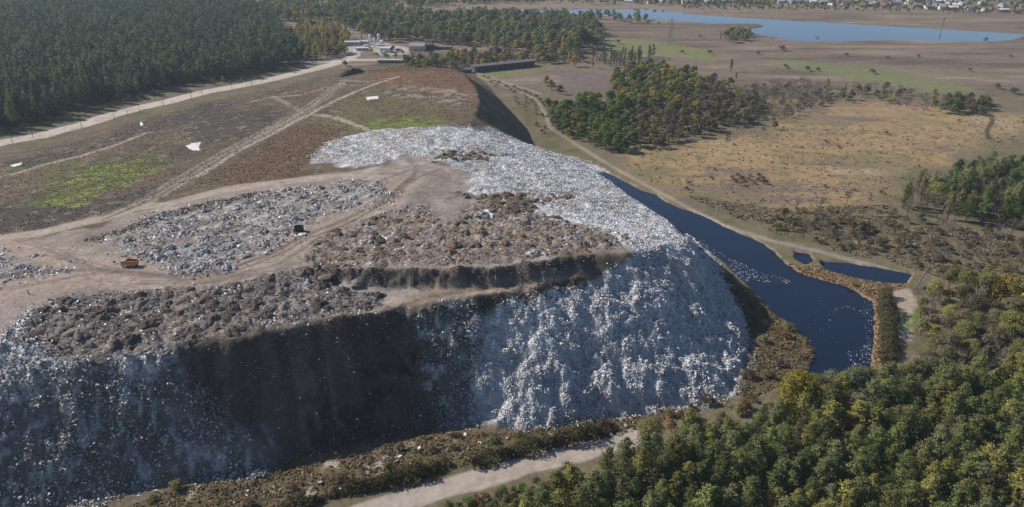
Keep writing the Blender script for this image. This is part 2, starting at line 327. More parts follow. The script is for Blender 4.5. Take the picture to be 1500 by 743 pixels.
def colour(x, y, m):
    N = len(x)
    a = fbm(x, y, 40, 101, 4); b = fbm(x, y, 12, 111, 4); c3 = fbm(x, y, 4, 121, 3); d = fbm(x, y, 120, 131, 3); e = fbm(x, y, 1.6, 141, 2)
    streak = fbm(x * .35, y * 1.6, 22, 151, 4)
    C = np.tile(np.array([.150, .125, .085]), (N, 1))
    C = mix(C, (.110, .105, .055), smooth(-.1, .5, b))
    # far flood meadow, purple brown with paler streaks
    far = smooth(520, 640, y + 60 * d)
    C = mix(C, (.170, .132, .102), far)
    C = mix(C, (.118, .092, .076), far * smooth(0.0, .45, streak))
    C = mix(C, (.235, .190, .145), far * smooth(.15, .6, -streak))
    C = mix(C, (.225, .180, .130), smooth(1020, 1080, y) * far * .7)
    for P, col, f, wob in ((FARGREEN, (.155, .165, .080), 6, 8), (FARGREEN2, (.165, .175, .075), 5, 6), (FARGREEN3, (.160, .170, .075), 3, 3)):
        C = mix(C, col, pmask(P, x, y, f, wob, 30) * (.85 + .15 * b))
    C = mix(C, (.160, .120, .115), pmask(MUD, x, y, 4, 5, 20))
    # marsh
    for P in (MARSH2, MARSH):
        mm = pmask(P, x, y, 14, 26, 26)
        C = mix(C, (.290, .205, .112), mm)
        C = mix(C, (.185, .155, .078), mm * smooth(.0, .5, a + .3 * b))
        C = mix(C, (.200, .150, .095), mm * smooth(.1, .55, -c3))
        C = mix(C, (.165, .125, .100), mm * smooth(.15, .5, streak + .5 * c3))
        C = mix(C, (.310, .250, .175), mm * smooth(.2, .6, -streak + .4 * b) * .7)
    mm = pmask(OLIVE, x, y, 6, 10, 20)
    C = mix(C, (.120, .105, .060), mm * .8)
    C = mix(C, (.170, .130, .090), mm * smooth(.0, .5, c3))
    fm = pmask(FOREST, x, y, 4, 4, 15)
    C = mix(C, (.055, .050, .032), fm)
    # the mound: old weedy cover first
    t = m['toe']
    old = np.tile(np.array([.118, .092, .068]), (N, 1))
    old = mix(old, (.085, .075, .055), smooth(-.1, .5, b))
    old = mix(old, (.165, .130, .095), smooth(.1, .6, c3 + .5 * a))
    old = mix(old, (.100, .105, .048), smooth(.15, .6, a - .3 * b) * .7)
    C = C + (old - C) * t[:, None]
    C = mix(C, (.155, .092, .058), pmask(RED_MOUND, x, y, 4, 8, 18) * .85 * t)
    C = mix(C, (.135, .085, .055), pmask(RED2, x, y, 3, 6, 14) * .6 * t)
    C = mix(C, (.230, .190, .175), pmask(GREY_MOUND, x, y, 4, 8, 12) * smooth(-.3, .4, c3) * t)
    mg = pmask(GRASS_TOP, x, y, 5, 8, 18) * t
    C = mix(C, (.125, .100, .060), mg * .8)
    C = mix(C, (.135, .165, .045), pmask(GREEN2, x, y, 4, 9, 12) * smooth(-.35, .3, c3))
    for P in (BURNT, BURNT2, BURNT3):
        mb = pmask(P, x, y, 2, 6, 10)
        C = mix(C, (.070, .062, .058), mb * .8)
        C = mix(C, (.200, .185, .180), mb * smooth(.25, .6, c3 + .3 * e) * .7)
    mg = pmask(GREEN1, x, y, 4, 9, 9)
    C = mix(C, (.175, .215, .058), mg * smooth(-.5, .35, c3 + .5 * b))
    # bare haul surface
    mb = pmask(BARE, x, y, 3, 8, 16) * t
    C = mix(C, (.260, .213, .190), mb)
    C = mix(C, (.200, .168, .152), mb * smooth(-.05, .5, b))
    C = mix(C, (.325, .275, .245), mb * smooth(.1, .6, -b + .4 * c3))
    # landings of trash
    for P, wob in ((GREY_B, 5), (GREY_C, 3)):
        mg = pmask(P, x, y, 2.5, wob, 9)
        C = mix(C, (.235, .207, .190), mg * .8)
        C = mix(C, (.310, .295, .290), mg * smooth(.0, .5, c3 + .4 * e))
        C = mix(C, (.150, .135, .125), mg * smooth(.2, .6, -c3 + .4 * e))
    for P, col, k in ((HEAP1, (.175, .150, .136), .85), (HEAP2, (.205, .162, .132), .85), (HEAP3, (.120, .095, .075), .9), (HEAP4, (.150, .120, .10), .8)):
        mh = pmask(P, x, y, 2, 5, 9)
        C = mix(C, col, mh * k)
        C = mix(C, (.260, .225, .200), mh * smooth(.15, .55, b + .4 * c3) * .8)
        C = mix(C, (.450, .440, .450), mh * smooth(.55, .75, c3 + .4 * e) * .8)
    mt = m['white_top']
    C = mix(C, (.42, .405, .40), mt)
    C = mix(C, (.60, .595, .605), mt * smooth(-.05, .4, c3 + .5 * e))
    C = mix(C, (.22, .20, .18), mt * smooth(.2, .6, -c3 + .5 * b))
    C = mix(C, (.29, .24, .20), mt * smooth(.1, .45, fbm(x, y, 17, 171, 3)) * .75)
    # slopes
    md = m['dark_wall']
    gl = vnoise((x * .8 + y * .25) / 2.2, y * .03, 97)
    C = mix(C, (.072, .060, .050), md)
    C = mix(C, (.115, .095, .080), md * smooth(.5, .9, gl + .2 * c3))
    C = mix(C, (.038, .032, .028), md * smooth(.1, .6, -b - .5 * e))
    ms = m['mid_slope']
    C = mix(C, (.115, .105, .10), ms * .9)
    C = mix(C, (.33, .33, .34), ms * smooth(.2, .6, e + .3 * c3))
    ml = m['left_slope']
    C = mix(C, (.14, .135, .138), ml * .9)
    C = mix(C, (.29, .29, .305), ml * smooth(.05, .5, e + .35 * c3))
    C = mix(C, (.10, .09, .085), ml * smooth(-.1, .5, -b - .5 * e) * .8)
    mw = m['white_slope']
    C = mix(C, (.42, .42, .43), mw)
    C = mix(C, (.52, .52, .54), mw * smooth(-.1, .4, c3 + .6 * e))
    C = mix(C, (.24, .23, .23), mw * smooth(.3, .7, -c3 + .4 * e))
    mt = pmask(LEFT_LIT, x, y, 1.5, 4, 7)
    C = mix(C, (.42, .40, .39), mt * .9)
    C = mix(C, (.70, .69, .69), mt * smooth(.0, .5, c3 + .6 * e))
    C = mix(C, (.075, .064, .056), m['terr'] * .9)  # terrace face painted dark, shade put into its colour
    # shelf and tracks
    C = mix(C, (.290, .220, .165), pmask(SHELF, x, y, 1.5, 2, 6))
    C = mix(C, (.305, .245, .205), lmask(HAUL, x, y, 7.0, 3, 2.5, 9) * (.85 + .15 * c3))
    C = mix(C, (.300, .240, .205), lmask(HAUL2, x, y, 7.0, 3, 2.5, 9) * .8)
    for L, hw, s in TRACKS:
        C = mix(C, (.330, .275, .235), lmask(L, x, y, hw, 1.3, .8, 14) * s)
    for L in RUTS:
        C = mix(C, (.120, .098, .085), lmask(L, x, y, 1.2, .9, .25, 12) * .7)
    for k_, L in enumerate(TYRES):
        C = mix(C, (.150, .122, .105), lmask(L, x, y, .55, .5, .3, 9) * .6)
        C = mix(C, (.150, .122, .105), lmask(L + np.array([1.1, 1.7]), x, y, .55, .5, .3, 9) * .55)
    C = mix(C, (.045, .045, .030), lmask(DITCH, x, y, 1.3, .7, .6, 6) * .85)
    C = mix(C, (.150, .175, .060), pmask(GREEN3, x, y, 1.2, 2.5, 3) * smooth(-.4, .3, c3))
    # foot of the mound and the banks
    mm = pmask(TOESCRUB, x, y, 1.5, 3, 8)
    C = mix(C, (.125, .092, .055), mm)
    C = mix(C, (.085, .085, .040), mm * smooth(.0, .5, b))
    C = mix(C, (.300, .255, .200), mm * smooth(.3, .6, c3 + .3 * a))
    mm = pmask(BANK, x, y, 2, 3, 8)
    C = mix(C, (.115, .090, .055), mm)
    C = mix(C, (.085, .080, .040), mm * smooth(.0, .5, c3))
    C = mix(C, (.220, .145, .080), pmask(REEDS, x, y, 1.5, 2, 6))
    C = mix(C, (.330, .275, .220), pmask(BANKSAND, x, y, 1.2, 2, 5))
    C = mix(C, (.090, .145, .042), pmask(BANKGREEN, x, y, 1.5, 3, 4) * smooth(-.5, .3, c3))
    # a pale rim of scum and dry mud along the water
    edge = np.clip(m['pond'] * (1 - m['pond']) * 4, 0, 1)
    C = mix(C, (.30, .26, .22), edge * smooth(-.2, .4, c3) * .8)
    C = mix(C, (.40, .36, .33), pmask(YARD, x, y, 4, 4, 14) * .8)
    r = m['road']
    C = mix(C, (.355, .305, .268), r)
    C = mix(C, (.47, .415, .365), r * smooth(250, 300, y) * .9)
    C = mix(C, (.33, .28, .24), r * smooth(.0, .5, c3))
    C *= (1 + .16 * e + .14 * c3 + .08 * a)[:, None]
    return np.clip(C, .01, .9)

# ------------------------------------------------------------------ materials
def new_mat(name):
    m = bpy.data.materials.new(name); m.use_nodes = True
    nt = m.node_tree
    return m, nt, nt.nodes['Principled BSDF'], nt.links

def rough_mat(name, rgb=None, rough=.9, spec=.2, var=.25, scale=1.0, bump=0.0, metal=0.0, objcol=False, attr=None, bump_dist=.1):
    m, nt, b, L = new_mat(name)
    tc = nt.nodes.new('ShaderNodeTexCoord')
    n = nt.nodes.new('ShaderNodeTexNoise'); n.inputs['Scale'].default_value = scale; n.inputs['Detail'].default_value = 5; n.inputs['Roughness'].default_value = .65
    L.new(tc.outputs['Object'], n.inputs['Vector'])
    mr = nt.nodes.new('ShaderNodeMapRange')
    mr.inputs['From Min'].default_value = .3; mr.inputs['From Max'].default_value = .7
    mr.inputs['To Min'].default_value = 1 - var; mr.inputs['To Max'].default_value = 1 + var
    L.new(n.outputs['Fac'], mr.inputs['Value'])
    mul = nt.nodes.new('ShaderNodeVectorMath'); mul.operation = 'SCALE'
    if attr:
        at = nt.nodes.new('ShaderNodeAttribute'); at.attribute_name = attr
        L.new(at.outputs['Color'], mul.inputs[0])
    elif objcol:
        oi = nt.nodes.new('ShaderNodeObjectInfo'); L.new(oi.outputs['Color'], mul.inputs[0])
    else:
        mul.inputs[0].default_value = rgb
    L.new(mr.outputs['Result'], mul.inputs['Scale'])
    L.new(mul.outputs[0], b.inputs['Base Color'])
    b.inputs['Roughness'].default_value = rough; b.inputs['Specular IOR Level'].default_value = spec; b.inputs['Metallic'].default_value = metal
    if bump:
        bp = nt.nodes.new('ShaderNodeBump'); bp.inputs['Strength'].default_value = bump; bp.inputs['Distance'].default_value = bump_dist
        L.new(n.outputs['Fac'], bp.inputs['Height']); L.new(bp.outputs['Normal'], b.inputs['Normal'])
    return m

def leaf_mat(name, trans=.3, rgb=None):
    m, nt, b, L = new_mat(name)
    oi = nt.nodes.new('ShaderNodeObjectInfo')
    tc = nt.nodes.new('ShaderNodeTexCoord')
    n = nt.nodes.new('ShaderNodeTexNoise'); n.inputs['Scale'].default_value = .9; n.inputs['Detail'].default_value = 3
    L.new(tc.outputs['Object'], n.inputs['Vector'])
    mr = nt.nodes.new('ShaderNodeMapRange')
    mr.inputs['From Min'].default_value = .3; mr.inputs['From Max'].default_value = .7
    mr.inputs['To Min'].default_value = .6; mr.inputs['To Max'].default_value = 1.5
    L.new(n.outputs['Fac'], mr.inputs['Value'])
    r2 = nt.nodes.new('ShaderNodeMapRange'); r2.inputs['To Min'].default_value = .72; r2.inputs['To Max'].default_value = 1.3
    L.new(oi.outputs['Random'], r2.inputs['Value'])
    mm = nt.nodes.new('ShaderNodeMath'); mm.operation = 'MULTIPLY'
    L.new(mr.outputs['Result'], mm.inputs[0]); L.new(r2.outputs['Result'], mm.inputs[1])
    sc = nt.nodes.new('ShaderNodeVectorMath'); sc.operation = 'SCALE'
    if rgb is None: L.new(oi.outputs['Color'], sc.inputs[0])
    else: sc.inputs[0].default_value = rgb
    L.new(mm.outputs[0], sc.inputs['Scale'])
    L.new(sc.outputs[0], b.inputs['Base Color'])
    b.inputs['Roughness'].default_value = .75; b.inputs['Specular IOR Level'].default_value = .15
    tr = nt.nodes.new('ShaderNodeBsdfTranslucent'); L.new(sc.outputs[0], tr.inputs['Color'])
    ms = nt.nodes.new('ShaderNodeMixShader'); ms.inputs['Fac'].default_value = trans
    L.new(b.outputs[0], ms.inputs[1]); L.new(tr.outputs[0], ms.inputs[2])
    L.new(ms.outputs[0], nt.nodes['Material Output'].inputs['Surface'])
    return m

M_TERR = rough_mat('earth_cover', attr='Col', rough=1.0, spec=.05, var=.28, scale=.9, bump=.5, bump_dist=.25)
M_ROAD = rough_mat('packed_dirt', attr='Col', rough=1.0, spec=.05, var=.12, scale=.6, bump=.2)
M_LITTER = rough_mat('litter_plastic', attr='Col', rough=.55, spec=.35, var=.1, scale=.5)
M_LEAF = leaf_mat('leaves', .45)
M_NEEDLE = leaf_mat('needles', .35)
M_TWIG = rough_mat('twigs', objcol=True, rough=.9, spec=.1, var=.2, scale=2)
M_BARK = rough_mat('bark', (.085, .068, .052), var=.35, scale=6)
M_PINEBARK = rough_mat('pine_bark', (.12, .075, .045), var=.35, scale=6)
M_HEAP = rough_mat('tipped_soil', objcol=True, rough=1.0, spec=.05, var=.45, scale=2.4, bump=.8, bump_dist=.3)
M_PILE = rough_mat('bagged_rubbish', attr='Col', rough=.6, spec=.3, var=.2, scale=3)
M_WHITE = rough_mat('white_sheeting', (.60, .60, .61), rough=.6, var=.22, scale=.5)
M_CONC = rough_mat('pale_concrete', (.42, .40, .38), var=.15, scale=.5)
M_POLE = rough_mat('weathered_wood', (.13, .11, .095), var=.2, scale=3)
M_STEEL = rough_mat('galvanised_steel', (.22, .22, .23), rough=.5, metal=.4, var=.15, scale=2)
M_YEL = rough_mat('orange_paint', (.50, .215, .030), rough=.45, spec=.4, var=.2, scale=1.6)
M_CABGREY = rough_mat('grey_paint', (.42, .42, .44), rough=.4, spec=.4, var=.1, scale=2)
M_TYRE = rough_mat('rubber', (.025, .024, .023), rough=.85, var=.2, scale=5)
M_DARK = rough_mat('dark_steel', (.035, .035, .038), rough=.6, var=.25, scale=2)
M_GLASS = rough_mat('dark_glass', (.02, .025, .03), rough=.08, spec=.6, var=.05)
M_SHEDW = rough_mat('shed_wall', (.085, .075, .085), var=.25, scale=.4)
M_SHEDR = rough_mat('shed_roof', (.15, .135, .14), var=.15, scale=.4)
M_WALL = rough_mat('house_wall', objcol=True, var=.1, scale=.5)
M_ROOF = rough_mat('house_roof', objcol=True, var=.15, scale=.8)
M_BED = rough_mat('load', (.05, .04, .035), var=.3, scale=2)
M_ORG = rough_mat('rusty_iron', (.25, .11, .05), var=.3, scale=3)

def water_mat(rgb):
    m, nt, b, L = new_mat('water')
    b.inputs['Base Color'].default_value = (*rgb, 1)
    b.inputs['Roughness'].default_value = .05; b.inputs['IOR'].default_value = 1.45
    n = nt.nodes.new('ShaderNodeTexNoise'); n.inputs['Scale'].default_value = .5; n.inputs['Detail'].default_value = 3
    tc = nt.nodes.new('ShaderNodeTexCoord'); L.new(tc.outputs['Object'], n.inputs['Vector'])
    bp = nt.nodes.new('ShaderNodeBump'); bp.inputs['Strength'].default_value = .05; bp.inputs['Distance'].default_value = .15
    L.new(n.outputs['Fac'], bp.inputs['Height']); L.new(bp.outputs['Normal'], b.inputs['Normal'])
    return m
M_WATER = water_mat((.005, .011, .030)); M_LAKE = water_mat((.045, .085, .17))

# ------------------------------------------------------------------ mesh and object helpers
def mesh_np(name, V, Fc, mats, col=None, smooth_=False, mi=None):
    """V (n,3), Fc (m,k) with one k, or a list of faces"""
    me = bpy.data.meshes.new(name)
    if isinstance(Fc, np.ndarray):
        V = np.ascontiguousarray(V, np.float32); k = Fc.shape[1]; m = len(Fc)
        me.vertices.add(len(V)); me.vertices.foreach_set('co', V.ravel())
        me.loops.add(m * k); me.loops.foreach_set('vertex_index', np.ascontiguousarray(Fc, np.int32).ravel())
        me.polygons.add(m); me.polygons.foreach_set('loop_start', np.arange(0, m * k, k, dtype=np.int32))
        if smooth_: me.polygons.foreach_set('use_smooth', np.ones(m, bool))
        me.update(calc_edges=True)
    else:
        me.from_pydata([tuple(map(float, v)) for v in V], [], [tuple(f) for f in Fc]); me.update()
        if smooth_: me.polygons.foreach_set('use_smooth', np.ones(len(Fc), bool))
    for m_ in (mats if isinstance(mats, (list, tuple)) else [mats]): me.materials.append(m_)
    if mi is not None: me.polygons.foreach_set('material_index', np.asarray(mi, np.int32))
    if col is not None:
        at = me.attributes.new('Col', 'FLOAT_COLOR', 'POINT')
        c4 = np.ones((len(V), 4), np.float32); c4[:, :3] = col
        at.data.foreach_set('color', c4.ravel())
    return me

def link(name, me, parent=None, loc=None, color=None):
    o = bpy.data.objects.new(name, me); COL.objects.link(o)
    if parent is not None: o.parent = parent
    if loc is not None: o.location = loc
    if color is not None: o.color = (*color, 1)
    return o

def tag(o, label=None, cat=None, group=None, kind=None):
    if label: o['label'] = label
    if cat: o['category'] = cat
    if group: o['group'] = group
    if kind: o['kind'] = kind
    return o

def empty(name, label, cat, loc, rz=0, sc=1, group=None):
    o = bpy.data.objects.new(name, None); COL.objects.link(o); o.empty_display_size = .5
    o.location = loc; o.rotation_euler = (0, 0, rz); o.scale = (sc, sc, sc) if np.isscalar(sc) else sc
    return tag(o, label, cat, group)

class MB:
    """collects boxes, bars, tubes for one part"""
    def __init__(s): s.V = []; s.F = []
    def add(s, V, Fc):
        k = len(s.V); s.V += [tuple(v) for v in V]; s.F += [tuple(i + k for i in f) for f in Fc]; return s
    def box(s, x0, x1, y0, y1, z0, z1, bev=0.0, taper=0.0):
        t = taper
        V = [(x0, y0, z0), (x1, y0, z0), (x1, y1, z0), (x0, y1, z0), (x0 + t, y0 + t, z1), (x1 - t, y0 + t, z1), (x1 - t, y1 - t, z1), (x0 + t, y1 - t, z1)]
        return s.add(V, [(0, 3, 2, 1), (4, 5, 6, 7), (0, 1, 5, 4), (1, 2, 6, 5), (2, 3, 7, 6), (3, 0, 4, 7)])
    def bar(s, p, q, w, w2=None, n=4):
        p = Vector(p); q = Vector(q); d = (q - p).normalized()
        u = d.cross(Vector((0, 0, 1))) if abs(d.z) < .95 else d.cross(Vector((1, 0, 0)))
        u.normalize(); v = d.cross(u); w2 = w if w2 is None else w2
        V = []
        for c, r in ((p, w), (q, w2)):
            for k in range(n):
                a = 2 * math.pi * (k + .5) / n
                V.append(c + u * (r * math.cos(a)) + v * (r * math.sin(a)))
        Fc = [(k, (k + 1) % n, n + (k + 1) % n, n + k) for k in range(n)] + [tuple(range(n))[::-1], tuple(range(n, 2 * n))]
        return s.add(V, Fc)
    def lathe(s, cx, cy, prof, n=14, axis='z'):
        V = []
        for r, h in prof:
            for k in range(n):
                a = 2 * math.pi * k / n
                if axis == 'z': V.append((cx + r * math.cos(a), cy + r * math.sin(a), h))
                else: V.append((cx + r * math.cos(a), h, cy + r * math.sin(a)))
        m = len(prof)
        Fc = [(i * n + k, i * n + (k + 1) % n, (i + 1) * n + (k + 1) % n, (i + 1) * n + k) for i in range(m - 1) for k in range(n)]
        Fc += [tuple(range(n))[::-1], tuple(range((m - 1) * n, m * n))]
        return s.add(V, Fc)
    def mesh(s, name, mat): return mesh_np(name, s.V, s.F, mat)
    def build(s, name, mat, parent=None, loc=None, color=None): return link(name, s.mesh(name, mat), parent, loc, color)

def inside(poly, x, y): return sdf(poly, np.asarray(x, float), np.asarray(y, float)) > 0

def scatter(poly, spacing, rng, jitter=.42):
    lo = poly.min(0); hi = poly.max(0)
    X, Y = np.meshgrid(np.arange(lo[0], hi[0], spacing), np.arange(lo[1], hi[1], spacing))
    X = X + (np.arange(X.shape[0]) % 2)[:, None] * spacing * .5
    X = (X + rng.uniform(-jitter, jitter, X.shape) * spacing).ravel(); Y = (Y + rng.uniform(-jitter, jitter, Y.shape) * spacing).ravel()
    k = inside(poly, X, Y)
    return X[k], Y[k]

# ------------------------------------------------------------------ terrain sheets
U = np.linspace(-.88, .88, 1101)
ROWS = np.concatenate([np.geomspace(70, 1500, 981), np.geomspace(1500, 4200, 40)[1:]])
UU, YY = np.meshgrid(U, ROWS)
X = (UU * (YY + 25)).ravel(); Y = YY.ravel()
MASK = masks_height(X, Y)
Z = height(X, Y, MASK)
Z = np.where(Y > 1500, Z * 0, Z)
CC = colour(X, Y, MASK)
nc = len(U); nr = len(ROWS)
I = np.arange(nc * nr).reshape(nr, nc)
Q = np.stack([I[:-1, :-1], I[:-1, 1:], I[1:, 1:], I[1:, :-1]], -1).reshape(-1, 4)
qroad = MASK['road'][Q].mean(1) > .5
qhill = (MASK['toe'][Q].mean(1) > .5) & ~qroad
V3 = np.stack([X, Y, Z], 1)
def sheet(name, sel, mat):
    q = Q[sel]; used, inv = np.unique(q, return_inverse=True)
    o = link(name, mesh_np(name, V3[used], inv.reshape(-1, 4).astype(np.int32), mat, CC[used], True))
    return tag(o, kind='structure')
sheet('ground', ~qroad & ~qhill, M_TERR)
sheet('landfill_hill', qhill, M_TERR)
sheet('dirt_road', qroad, M_ROAD)
# the land beyond the modelled sheet, a little lower, out to the horizon
o = link('plain', mesh_np('plain', [(-6000, -6000, -3.2), (6000, -6000, -3.2), (6000, 6000, -3.2), (-6000, 6000, -3.2)], [(0, 1, 2, 3)], rough_mat('plain_earth', (.15, .125, .09), scale=.02)))
tag(o, kind='structure')
def water(name, poly, cell, z, pad):
    lo = poly.min(0) - pad; hi = poly.max(0) + pad
    xs = np.arange(lo[0], hi[0] + cell, cell); ys = np.arange(lo[1], hi[1] + cell, cell)
    XX, YY_ = np.meshgrid(xs, ys); n = len(xs)
    ok = sdf(poly, XX.ravel(), YY_.ravel()).reshape(XX.shape) > -pad
    okc = ok[:-1, :-1] | ok[1:, :-1] | ok[:-1, 1:] | ok[1:, 1:]
    J = np.arange(XX.size).reshape(XX.shape)
    q = np.stack([J[:-1, :-1], J[:-1, 1:], J[1:, 1:], J[1:, :-1]], -1)[okc]
    used, inv = np.unique(q, return_inverse=True)
    P = np.stack([XX.ravel(), YY_.ravel(), np.full(XX.size, z)], 1)[used]
    return tag(link(name, mesh_np(name, P, inv.reshape(-1, 4).astype(np.int32), M_LAKE if 'lake' in name else M_WATER)), kind='structure')
water('pond_water', POND, 3, -.55, 4); water('pool_water', POOL, 2, -.55, 3); water('puddle_water', POOL2, 2, -.55, 3); water('lake_water', LAKE, 10, -.7, 14)
print('terrain', round(time.time() - T0, 1))

def ground_z(x, y):
    x = np.atleast_1d(np.asarray(x, float)); y = np.atleast_1d(np.asarray(y, float))
    return height(x, y)

# ------------------------------------------------------------------ loose matter nobody could count
def bits(name, x, y, size, cols, label, cat, mat, up=.0, lift=.1, per=1, flat=.5, z=None, proud=.25):
    n = len(x)
    zz = ground_z(x, y) if z is None else np.full(n, z)
    x = np.repeat(x, per); y = np.repeat(y, per); zz = np.repeat(zz, per); size = np.repeat(size, per); cols = np.repeat(cols, per, 0); n *= per
    if per > 1:
        x = x + RNG.normal(0, 1, n) * size * .6; y = y + RNG.normal(0, 1, n) * size * .6
    nrm = RNG.normal(0, 1, (n, 3)); nrm[:, 2] = np.abs(nrm[:, 2]) * (1 - up) + flat
    nrm /= np.linalg.norm(nrm, axis=1)[:, None]
    t = np.cross(nrm, RNG.normal(0, 1, (n, 3))); t /= np.linalg.norm(t, axis=1)[:, None]
    b = np.cross(nrm, t)
    c = np.stack([x, y, zz + lift * size + RNG.uniform(0, proud, n) * size], 1)
    s = size[:, None]; j = lambda: RNG.uniform(.6, 1.15, (n, 1))
    V = np.stack([c + t * s * j(), c + b * s * .7 * j() + nrm * s * RNG.uniform(-.2, .3, (n, 1)), c - t * s * j(), c - b * s * .7 * j() + nrm * s * RNG.uniform(-.2, .3, (n, 1))], 1).reshape(-1, 3)
    Fq = np.arange(n * 4, dtype=np.int32).reshape(-1, 4)
    cc = np.repeat(cols * RNG.uniform(.8, 1.15, (n, 1)), 4, 0)
    o = link(name, mesh_np(name, V, Fq, mat, cc))
    return tag(o, label, cat, kind='stuff')

def rand_in(poly, n, rng=RNG):
    lo = poly.min(0); hi = poly.max(0); xs = []; ys = []; k = 0
    while k < n:
        a = rng.uniform(lo[0], hi[0], n * 2); b = rng.uniform(lo[1], hi[1], n * 2)
        m = inside(poly, a, b); xs.append(a[m]); ys.append(b[m]); k += m.sum()
    return np.concatenate(xs)[:n], np.concatenate(ys)[:n]

def area(p): return abs(np.sum(p[:, 0] * np.roll(p[:, 1], -1) - p[:, 1] * np.roll(p[:, 0], -1))) / 2

TRASH_COL = np.array([(.70, .70, .72), (.62, .63, .66), (.54, .54, .55), (.48, .47, .46), (.30, .28, .26), (.16, .14, .13), (.60, .52, .42), (.30, .42, .60), (.55, .20, .14), (.55, .48, .18)])
def trash_cols(n, w):
    return TRASH_COL[RNG.choice(10, n, p=np.array(w) / np.sum(w))]
def litter(name, poly, dens, w, smin, smax, label, wob_seed=None, thr=-.2, scale=8, edge=2.5):
    lo = poly.min(0) - 8; hi = poly.max(0) + 8
    n = int((hi[0] - lo[0]) * (hi[1] - lo[1]) * dens)
    x = RNG.uniform(lo[0], hi[0], n); y = RNG.uniform(lo[1], hi[1], n)
    sd = sdf(poly, x, y) + edge * 1.6 * fbm(x, y, 11, 67, 3)
    k = RNG.uniform(0, 1, n) < smooth(-edge, edge, sd)
    if wob_seed is not None: k &= fbm(x, y, scale, wob_seed, 3) + RNG.normal(0, .12, n) > thr
    x, y = x[k], y[k]; n = len(x)
    s = smin + (smax - smin) * RNG.uniform(0, 1, n) ** 2.2; s *= np.where(RNG.uniform(0, 1, n) < .02, 1.5, 1)
    return bits(name, x, y, s, trash_cols(n, w), label, 'litter', M_LITTER, proud=.9)
litter('plastic_litter', WHITE_TOP, 7.0, (6, 6, 4, 2, .8, .5, .8, .3, .05, .05), .12, .42, 'white plastic litter covering the top of the tip beside the pond', 171, -.75)
litter('plastic_litter', WHITE_SLOPE, 30.0, (7, 6, 5, 2.5, 1, .7, .3, .4, .05, .04), .12, .40, 'pale plastic litter spilling down the slope to the pond')
litter('plastic_litter', LEFT_SLOPE, 15.0, (1.6, 2, 3, 4, 5, 7, .5, .7, .08, .10), .11, .48, 'grey and white litter on the shaded slope at front left', 63, -.45)
litter('plastic_litter', MID_SLOPE, 9, (2, 3, 4, 3, 3, 2, .4, .4, .06, .06), .10, .4, 'thin grey litter in a chute between the dark face and the white slope')
litter('plastic_litter', DARK_WALL, .9, (2, 2, 3, 3, 5, 5, .4, .3, .1, .15), .08, .4, 'sparse litter caught on the dark earth face')
litter('plastic_litter', LEFT_LIT, 8.0, (4, 4, 4, 3, 3, 2, .5, .4, .1, .1), .15, .6, 'sunlit litter along the left brow of the tip')
litter('plastic_litter', GREY_B, 2.6, (1.5, 2, 3, 6, 7, 6, .8, .5, .1, .1), .15, .7, 'grey litter spread over the flat tipping ground', 65, -.12, 7, 5)
litter('plastic_litter', GREY_C, 2.2, (2, 4, 5, 5, 4, 3, .8, .4, .1, .1), .15, .7, 'grey litter patch inside the road bend at left', 66, -.12, 7, 4)
litter('plastic_litter', HEAP1, .8, (1.2, 3, 4, 5, 5, 4, 1, .3, .2, .1), .15, .6, 'scattered litter between the dark front heaps')
litter('plastic_litter', HEAP2, .55, (1.2, 3, 4, 5, 5, 4, 1.5, .2, .2, .2), .15, .6, 'scattered litter between the brown heaps')
litter('plastic_litter', TOESCRUB, .12, (5, 4, 4, 4, 4, 3, .8, .4, .3, .2), .15, .8, 'scattered litter in the weeds at the foot of the tip')
SHORE = W0([(1000, 344), (1035, 352), (1060, 372), (1110, 395), (1170, 410), (1160, 418), (1100, 408), (1080, 418), (1050, 395), (1015, 358)])
x, y = rand_in(SHORE, 900); kk = fbm(x, y, 6, 9, 3) > -.05; x, y = x[kk], y[kk]
bits('floating_litter', x, y, RNG.uniform(.06, .30, len(x)), trash_cols(len(x), (5, 4, 4, 4, 4, 2, 1, .2, .05, .05)), 'pale litter floating off the foot of the white slope', 'litter', M_LITTER, z=-.52, flat=3)
FLO = [W0(p) for p in ([(1240, 515), (1275, 500), (1278, 530), (1250, 545)], [(1262, 430), (1277, 435), (1279, 540), (1272, 520)], [(1215, 449), (1245, 445), (1275, 458), (1275, 461), (1240, 450), (1218, 455)], [(1150, 420), (1200, 430), (1260, 500), (1230, 520), (1180, 470)])]
for P, n in zip(FLO, (130, 110, 50, 25)):
    x, y = rand_in(P, n)
    bits('floating_litter', x, y, RNG.uniform(.06, .28, n), trash_cols(n, (5, 4, 4, 4, 4, 2, 1, .2, .05, .05)), 'specks of litter floating near the right end of the pond', 'litter', M_LITTER, z=-.52, flat=3)

def weeds(name, poly, dens, cols, smin, smax, label, seed, thr=-.3, per=3, scale=8, cat='weeds', flat=.95):
    n = int(area(poly) * dens)
    x, y = rand_in(poly, n)
    k = fbm(x, y, scale, seed, 3) > thr; x, y = x[k], y[k]; n = len(x)
    c = np.array(cols)[RNG.integers(0, len(cols), n)]
    s = RNG.uniform(smin, smax, n)
    return bits(name, x, y, s, c, label, cat, M_LITTER if False else M_WEED, up=.2, lift=.3, per=per, flat=flat)
M_WEED = rough_mat('dry_stems', attr='Col', rough=1, spec=.05, var=.2, scale=.7)
BRN = [(.16, .115, .07), (.20, .15, .10), (.12, .10, .065), (.12, .12, .06), (.23, .18, .13)]
weeds('weeds', TOESCRUB, 2.2, BRN + [(.09, .11, .04), (.19, .10, .05)], .15, .45, 'brown and green weeds along the foot of the tip', 201)
weeds('weeds', BANK, 2.2, [(.13, .10, .06), (.18, .135, .08), (.10, .10, .05), (.19, .12, .065)], .18, .5, 'brown shrubby growth on the bank between tip and pond', 202, -.6)
